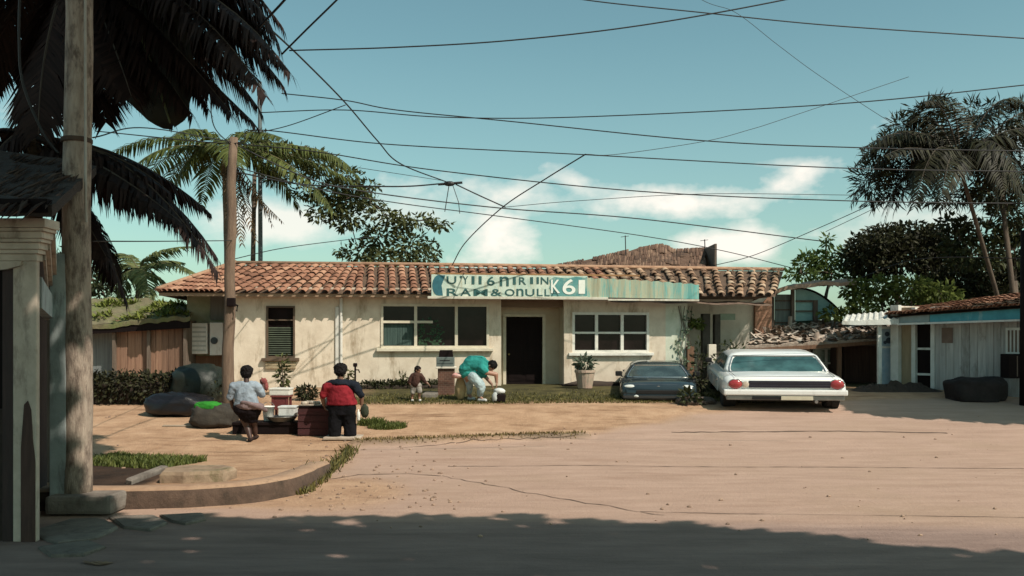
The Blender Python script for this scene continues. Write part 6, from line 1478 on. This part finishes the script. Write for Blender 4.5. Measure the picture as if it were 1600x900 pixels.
jn = MB(); chain(jn, [A(731, 589, .08), k1, A(733, 613, .19)], [.12, .085, .07]); chain(jn, [A(739, 588, -.08), A(750, 601, -.12), A(752, 606, -.12), A(750, 616, -.06)], [.14, .125, .105, .085]); cap(jn, A(730, 586, .06), A(738, 586, -.06), .14, .14)
shoe = MB()
for a_, f_ in ((a1, f1), (a2, f2)): chain(shoe, [Vector((a_.x, a_.y, f_.z)), f_+Vector((.04, -.02, 0))], [.052, .044])
finish(t, b0, skinl, [('top', sh, cloth('teal_top', (.035, .28, .25), (.018, .16, .15)), .014), ('jeans', jn, cloth('pale_jeans', (.40, .50, .52), (.27, .36, .39)), .014), ('shoes', shoe, cloth('white_shoes', (.62, .62, .60)), .010)], eyes, (hc, hx_, hf, hu), 1.1, 1.1, .012)
mb = MB(); c = onz(-1.30, 22.6); mb.blob(c+Vector((0, 0, .30)), (.14, .12, .32), 14, 10, .12, 2, 6, flat=-.29); solo(mb, 'sack', cloth('tan_sack', (.42, .33, .19), (.28, .21, .11)), 'upright tan sack between the brick pillar and bending person', 'sack', smooth=True)
mb = MB(); c = onz(-1.36, 22.45, .64); mb.blob(c, (.15, .1, .07), 12, 8, .25, 3, 2); solo(mb, 'white_bundle', cloth('white_red_cloth', (.70, .52, .48), (.55, .2, .18)), 'small white and red bundle on top of the tan sack', 'bundle', smooth=True)
c = onz(-.30, 22.3); mb = MB(); mb.bbox((c.x-.16, 22.15, c.z+.0), (c.x+.14, 22.45, c.z+.20), .03); solo(mb, 'crate', darkwood, 'dark low crate right of the bending person', 'crate')
mb = MB(); mb.blob((c.x-.01, 22.3, c.z+.27), (.15, .12, .08), 12, 8, .25, 3, 7); solo(mb, 'white_cloth', cloth('white_cloth', (.62, .64, .63), (.45, .48, .48)), 'white crumpled cloth lying on the dark low crate', 'cloth', smooth=True)
mb = MB(); c2 = onz(-.42, 22.2); mb.blob(c2+Vector((0, 0, .13)), (.08, .07, .13), 12, 9, .15, 2, 4, flat=-.12); solo(mb, 'plastic_bag', cloth('grey_white_plastic', (.5, .53, .52), (.35, .38, .38)), 'small grey white plastic bag on the ground below the hands of the bending person', 'bag', smooth=True)

# --- person 4: small child in brown
Y = 22.4
gz = G(650, 627); t = thing('person', 'small child in dark brown jacket standing near the brick pillar', 'person', gz)
b0 = MB(); hc = A(653, 578); eyes, hx_, hf, hu = head(b0, hc, (.75, -.5, -.15), (0, 0, 1), .78, 1.1)
chain(b0, [A(652, 582), A(651, 586)], [.04, .05]); chain(b0, [A(651, 588), A(650, 602)], [.085, .09])
chain(b0, [A(644, 588), A(640, 597), A(643, 603, -.05)], [.05, .04, .027]); hand(b0, A(643, 603, -.05), (.4, -.1, -.9), (1, 0, 0), .7, 1)
chain(b0, [A(657, 587), A(662, 594, -.03), A(668, 599, -.06)], [.05, .04, .027]); hand(b0, A(668, 599, -.06), (.8, -.1, -.6), (0, 0, -1), .7, -1)
f1, f2 = A(644, 624, -.1), A(656, 624, -.08)
for q in (f1, f2): q.z = terrain(q.x, q.y)+.03
leg(b0, A(647, 604), A(645, 613, -.03), A(644, 620), (.065, .045, .032), f1, .03); leg(b0, A(654, 604), A(655, 613, -.03), A(655, 620), (.065, .045, .032), f2, .03)
jk = MB(); chain(jk, [A(651, 588), A(649, 599)], [.11, .125]); chain(jk, [A(645, 588), A(640, 597)], [.07, .06]); chain(jk, [A(657, 587), A(662, 594, -.03), A(665, 597, -.05)], [.07, .058, .045])
st = MB(); chain(st, [A(647, 604), A(645, 613, -.03)], [.08, .062]); chain(st, [A(654, 604), A(655, 612, -.03)], [.08, .062]); cap(st, A(646, 602), A(654, 602), .09, .09)
shoe = MB()
for f_ in (f1, f2): chain(shoe, [f_+Vector((0, .07, 0)), f_], [.038, .034])
finish(t, b0, skin, [('jacket', jk, cloth('brown_jacket', (.075, .038, .030), (.045, .024, .02)), .010), ('shorts', st, cloth('grey_shorts', (.34, .31, .28), (.22, .2, .18)), .010), ('shoes', shoe, cloth('child_shoes', (.55, .53, .50)), .008)], eyes, (hc, hx_, hf, hu), .78, 1.1, .004, .007)

# ------------------------------------------------------------------ props of the roadside stall
def bundle(name, label, cat, c, r, m, seed, n=.14, flat=None, smooth=True, nf=1.8, group=None, sq=.7, fold=.035):
    mb = drape(c, r, n, seed, sq, flat if flat is not None else -9, fold)
    return solo(mb, name, m, label, cat, group, smooth=smooth)
def bc(px0, px1, py1, py0=None, dy=0):
    g = G((px0+px1)/2, py1); return g, (px1-px0)/2*g.y/F
blacktarp = M('black_plastic_sheet', (.009, .007, .009), (.005, .004, .005), 4, .36, .6, .5, spec=.5)
g, w = bc(218, 322, 652); bundle('tarpaulin_bundle', 'flat black plastic covered bundle on the sand', 'bundle', g+Vector((0, .40, .24)), (w, .5, .27), blacktarp, 11, .13, flat=-.24)
g, w = bc(290, 362, 671); bundle('sack', 'bulging grey sack on the sand with green cloth on it', 'sack', g+Vector((0, .36, .24)), (w, .42, .26), M('grey_sackcloth', (.05, .042, .032), (.022, .018, .014), 6, .9, .6, .5), 12, .12, flat=-.24)
c = g+Vector((-.10, .24, .47)); bundle('green_cloth', 'bright green cloth lying over the grey sack', 'cloth', c, (.27, .22, .10), cloth('bright_green_cloth', (.035, .24, .03), (.02, .13, .018)), 13, .10, fold=.015)
g, w = bc(255, 340, 636); bundle('covered_mound', 'dark green tarpaulin over a mound at the end of the low hedge', 'mound', Vector((g.x, 22.3, terrain(g.x, 22.3)+.40)), (w*1.0, .7, .52), M('green_tarpaulin', (.013, .020, .014), (.007, .009, .007), 3, .5, .6, .5, spec=.4), 14, .12, flat=-.42)
def prism_box(name, label, cat, px0, px1, py0, py1, Y, d, m, bev=.012, group=None):
    mb = MB(); a = P(px0, py1, Y); b_ = P(px1, py0, Y); mb.bbox((a.x, Y, a.z), (b_.x, Y+d, b_.z), bev); return solo(mb, name, m, label, cat, group)
Yt = 18.45; gb = terrain(-5.2, Yt)
bench = thing('low_bench', 'dark low timber bench carrying the stall goods', 'bench', (-5.2, Yt, gb))
zt_ = P(0, 660, Yt).z
mb = MB(); mb.bbox((P(362, 0, Yt).x, Yt, zt_-.06), (P(468, 0, Yt).x, Yt+.55, zt_), .01); mb.build('top', darkwood, bench)
for px in (365, 463):
    for dy in (.02, .46): mb = MB(); x = P(px, 0, Yt).x; mb.box((x-.03, Yt+dy, gb-.03), (x+.03, Yt+dy+.07, zt_-.058)); mb.build('leg', darkwood, bench)
mb = MB(); mb.box((P(366, 0, Yt).x, Yt+.03, gb+.02), (P(462, 0, Yt).x, Yt+.05, zt_-.062)); mb.build('apron', darkwood, bench)
alu = M('dull_aluminium', (.33, .34, .32), (.18, .18, .17), 6, .4, .6, .2, metal=.7)
c = P(441, 660, Yt+.22); c.z = zt_+.002; mb = MB(); mb.lathe(c, [(.20, 0), (.24, .01), (.31, .10), (.325, .105), (.325, .115), (.30, .11), (.23, .02)], 26); solo(mb, 'metal_basin', alu, 'wide dull metal basin on the low bench', 'basin', smooth=True)
enam = M('white_enamel', (.7, .7, .7))
c = P(423, 660, Yt+.35); c.z = zt_+.002
c0 = c+Vector((-.05, .0, 0)); t = thing('bucket', 'white bucket on the bench left of the metal basin', 'bucket', c0)
mb = MB(); mb.lathe(c0, [(.09, 0), (.095, .01), (.125, .29), (.132, .29), (.132, .31), (.115, .305), (.09, .03)], 18); mb.build('shell', lo_, t, smooth=True); mb = MB(); mb.tube([c0+Vector((.128*cos(a), 0, .29+.10*sin(a))) for a in [pi*k/8 for k in range(9)]], .006, 5); mb.build('handle', alu, t)
mb = MB(); x0, x1 = P(433, 0, Yt).x, P(459, 0, Yt).x; z0 = zt_+.122; mb.bbox((x0, Yt+.08, z0), (x1, Yt+.38, z0+.19), .02); mb.bbox((x0-.012, Yt+.07, z0+.16), (x1+.012, Yt+.39, z0+.205), .015)
solo(mb, 'coolbox', M('white_plastic_box', (.66, .68, .66), (.55, .57, .56), 5, .5, .5, .05, dirt=(.16, .17, .17), dirt_amt=.35), 'white plastic box with dark marks set in the metal basin', 'box')
# red stand with foam box
Ys2 = 19.1; gs = terrain(-4.9, Ys2); t = thing('red_stand', 'small dark red stand behind the bench', 'stand', (P(437, 0, Ys2).x, Ys2, gs))
x0, x1 = P(424, 0, Ys2).x, P(450, 0, Ys2).x; zs = P(0, 618, Ys2).z
mb = MB(); mb.bbox((x0-.02, Ys2-.02, zs-.04), (x1+.02, Ys2+.36, zs-.002), .008); mb.build('top', M('dark_red_paint', (.17, .030, .028), (.10, .02, .02), 5, .6), t)
for x in (x0, x1-.05):
    for y in (Ys2, Ys2+.29): mb = MB(); mb.box((x, y, gs-.03), (x+.05, y+.05, zs-.041)); mb.build('leg', M('dark_red_paint', (.2, .04, .04)), t)
mb = MB(); mb.box((x0+.051, Ys2+.01, zs-.30), (x1-.051, Ys2+.03, zs-.042)); mb.build('front_panel', M('dark_red_paint', (.2, .04, .04)), t)
mb = MB(); mb.bbox((x0-.05, Ys2+.0, zs), (x1+.03, Ys2+.34, zs+.125), .02); mb.bbox((x0-.06, Ys2-.01, zs+.115), (x1+.04, Ys2+.35, zs+.155), .015); solo(mb, 'foam_box', M('foam_white', (.66, .64, .58), (.55, .53, .48), 6, .8), 'white foam box on top of the small red stand', 'box')
# dark red crate with a pale tray
Yk = 18.3; gk = terrain(-4.1, Yk); t = thing('dark_red_crate', 'big dark red crate standing left of the person in red', 'crate', (P(490, 0, Yk).x, Yk, gk))
a, b_ = P(466, 0, Yk).x, P(514, 0, Yk).x; zk = P(0, 637, Yk).z; mred = M('maroon_wood', (.060, .012, .014), (.035, .009, .010), 4, .8, .6, .3, (1, 1, 4))
mb = MB(); mb.bbox((a, Yk, gk-.03), (b_, Yk+.48, zk), .012); mb.build('body', mred, t)
mb = MB()
for k in range(4): z = gk+.03+k*(zk-gk-.03)/4; mb.box((a-.006, Yk-.014, z), (b_+.006, Yk-.001, z+(zk-gk)/4-.03))
mb.build('slats', mred, t)
mb = MB(); mb.bbox((a-.02, Yk-.02, zk+.001), (b_+.02, Yk+.5, zk+.03), .008); mb.build('lid', darkwood, t)
mb = MB(); x0, x1 = P(452, 0, Yk+.1).x, P(500, 0, Yk+.1).x; x0 = a+.0; mb.bbox((x0, Yk+.05, zk+.032), (x1, Yk+.43, zk+.06), .01)
for k in range(16): mb.blob((ru(x0+.06, x1-.06), ru(Yk+.1, Yk+.38), zk+.085), (.05, .05, .04), 8, 6, .2, 2, k)
solo(mb, 'goods_tray', M('pale_goods', (.50, .44, .36), (.28, .22, .17), 12, .8, .4, .2, island=.4), 'pale tray of small round goods on the dark red crate', 'tray', smooth=True)
mb = MB(); c = Vector((x1+.12, Yk+.2, zk+.032)); mb.lathe(c, [(.04, 0), (.045, .01), (.045, .12), (.018, .16), (.018, .20)], 12); solo(mb, 'bottle', M('grey_bottle', (.4, .38, .35), (.28, .26, .24), 5, .3), 'grey bottle on the dark red crate beside the hand of the person in red', 'bottle', smooth=True)
g = G(262, 667); mb = MB(); mb.bbox((g.x-.1, g.y-.05, g.z+.002), (g.x+.55, g.y+.07, g.z+.03), .006); solo(mb, 'plank', M('pale_plank', (.40, .33, .25), (.27, .21, .15), 4, .85, .6, .3, (.5, 5, 5)), 'short pale plank lying on the sand by the grey sack', 'plank')
# brick pillar with letter box
Yp = 23.4; gp_ = terrain(-1.7, Yp); x0, x1 = P(684, 0, Yp).x, P(709, 0, Yp).x; t = thing('brick_pillar', 'short brown brick pillar in front of the wide window', 'pillar', ((x0+x1)/2, Yp, gp_))
m, nt, b = newmat('brown_brick'); v = coords(nt); br = N(nt, 'ShaderNodeTexBrick'); br.inputs['Scale'].default_value = 4.5; br.inputs['Color1'].default_value = (.16, .075, .05, 1); br.inputs['Color2'].default_value = (.10, .05, .035, 1); br.inputs['Mortar'].default_value = (.22, .17, .13, 1); br.inputs['Mortar Size'].default_value = .012
mp = N(nt, 'ShaderNodeMapping'); mp.inputs['Rotation'].default_value = (pi/2, 0, 0); nt.links.new(v, mp.inputs[0]); nt.links.new(mp.outputs[0], br.inputs['Vector']); nt.links.new(br.outputs[0], b.inputs['Base Color']); b.inputs['Roughness'].default_value = .95; bump(nt, b, br.outputs[1], .4, -.01)
zp = P(0, 576, Yp).z; mb = MB(); mb.bbox((x0, Yp, gp_-.1), (x1, Yp+.42, zp), .01); mb.build('shaft', m, t)
mb = MB(); mb.bbox((x0-.05, Yp-.05, zp+.001), (x1+.05, Yp+.47, zp+.05), .012); mb.build('capstone', whitew, t)
za = zp+.052; t = thing('letter_box', 'grey metal letter box with dark sloping hood on the brick pillar', 'letter box', ((x0+x1)/2, Yp, za))
mb = MB(); mb.bbox((x0-.04, Yp, za), (x1-.0, Yp+.36, za+.25), .015); mb.build('box', M('grey_green_metal', (.15, .18, .17), (.09, .11, .105), 5, .5, .6, .1), t)
mb = MB(); mb.prism([(x0+.02, Yp+.03, za+.251), (x1-.03, Yp+.03, za+.251), (x1-.05, Yp+.03, za+.43), (x0+.05, Yp+.03, za+.43)], (0, .28, 0)); mb.build('hood', darkwood, t)
mb = MB(); mb.box((x0+.05, Yp-.006, za+.15), (x1-.1, Yp-.001, za+.17)); mb.box((x0-.03, Yp-.007, za+.08), (x1-.01, Yp-.001, za+.086)); mb.build('slot', under_m, t)
mb = MB(); mb.bbox((P(660, 0, 23.0).x, 22.9, terrain(-2, 23)-.1), (P(683, 0, 23).x, 23.9, terrain(-2, 23)+.10), .03); solo(mb, 'concrete_plinth', footm, 'low grey concrete plinth between the child and brick pillar', 'plinth')
# low dark border under the wide window, soil heap under the pot, standpipe
t = thing('hedge', 'low dark clipped border along the foot of the wall under the wide window', 'hedge', BX @ Vector((BU(625), -.5, .75)))
mb = MB()
for px in range(566, 690, 5): c = BX @ Vector((BU(px, -.55), -.55+ru(-.1, .1), .84)); clump(mb, c, (.22, .26, .15), 110, .09, .05, .3)
mb.build('foliage', leafmat('border_leaf', (.045, .05, .02), (.018, .02, .010), .1), t)
mb = MB(BX); mb.bbox((BU(566, -.7), -.78, .6), (BU(690, -.7), -.34, .86), .04); mb.build('earth_bank', soil, t)
mb = MB(BX); c = Vector((BU(928, -.35), -.35, .80)); mb.blob(c, (1.0, .35, .13), 30, 12, .3, 3, 8)
solo(mb, 'soil_heap', soil, 'low heap of dark soil around the pinkish plant pot', 'soil', smooth=True)
mb = MB(); c = onz(P(555, 0, 23.8).x, 23.8); mb.tube([c, c+Vector((0, 0, .72))], .025, 8); mb.bbox((c.x-.05, 23.74, c.z+.70), (c.x+.05, 23.86, c.z+.80), .02); mb.tube([c+Vector((0, 0, .62)), c+Vector((.10, -.06, .62)), c+Vector((.13, -.08, .55))], .018, 6)
solo(mb, 'standpipe', darkwood, 'thin dark standpipe with a tap in front of the cream wall', 'standpipe')
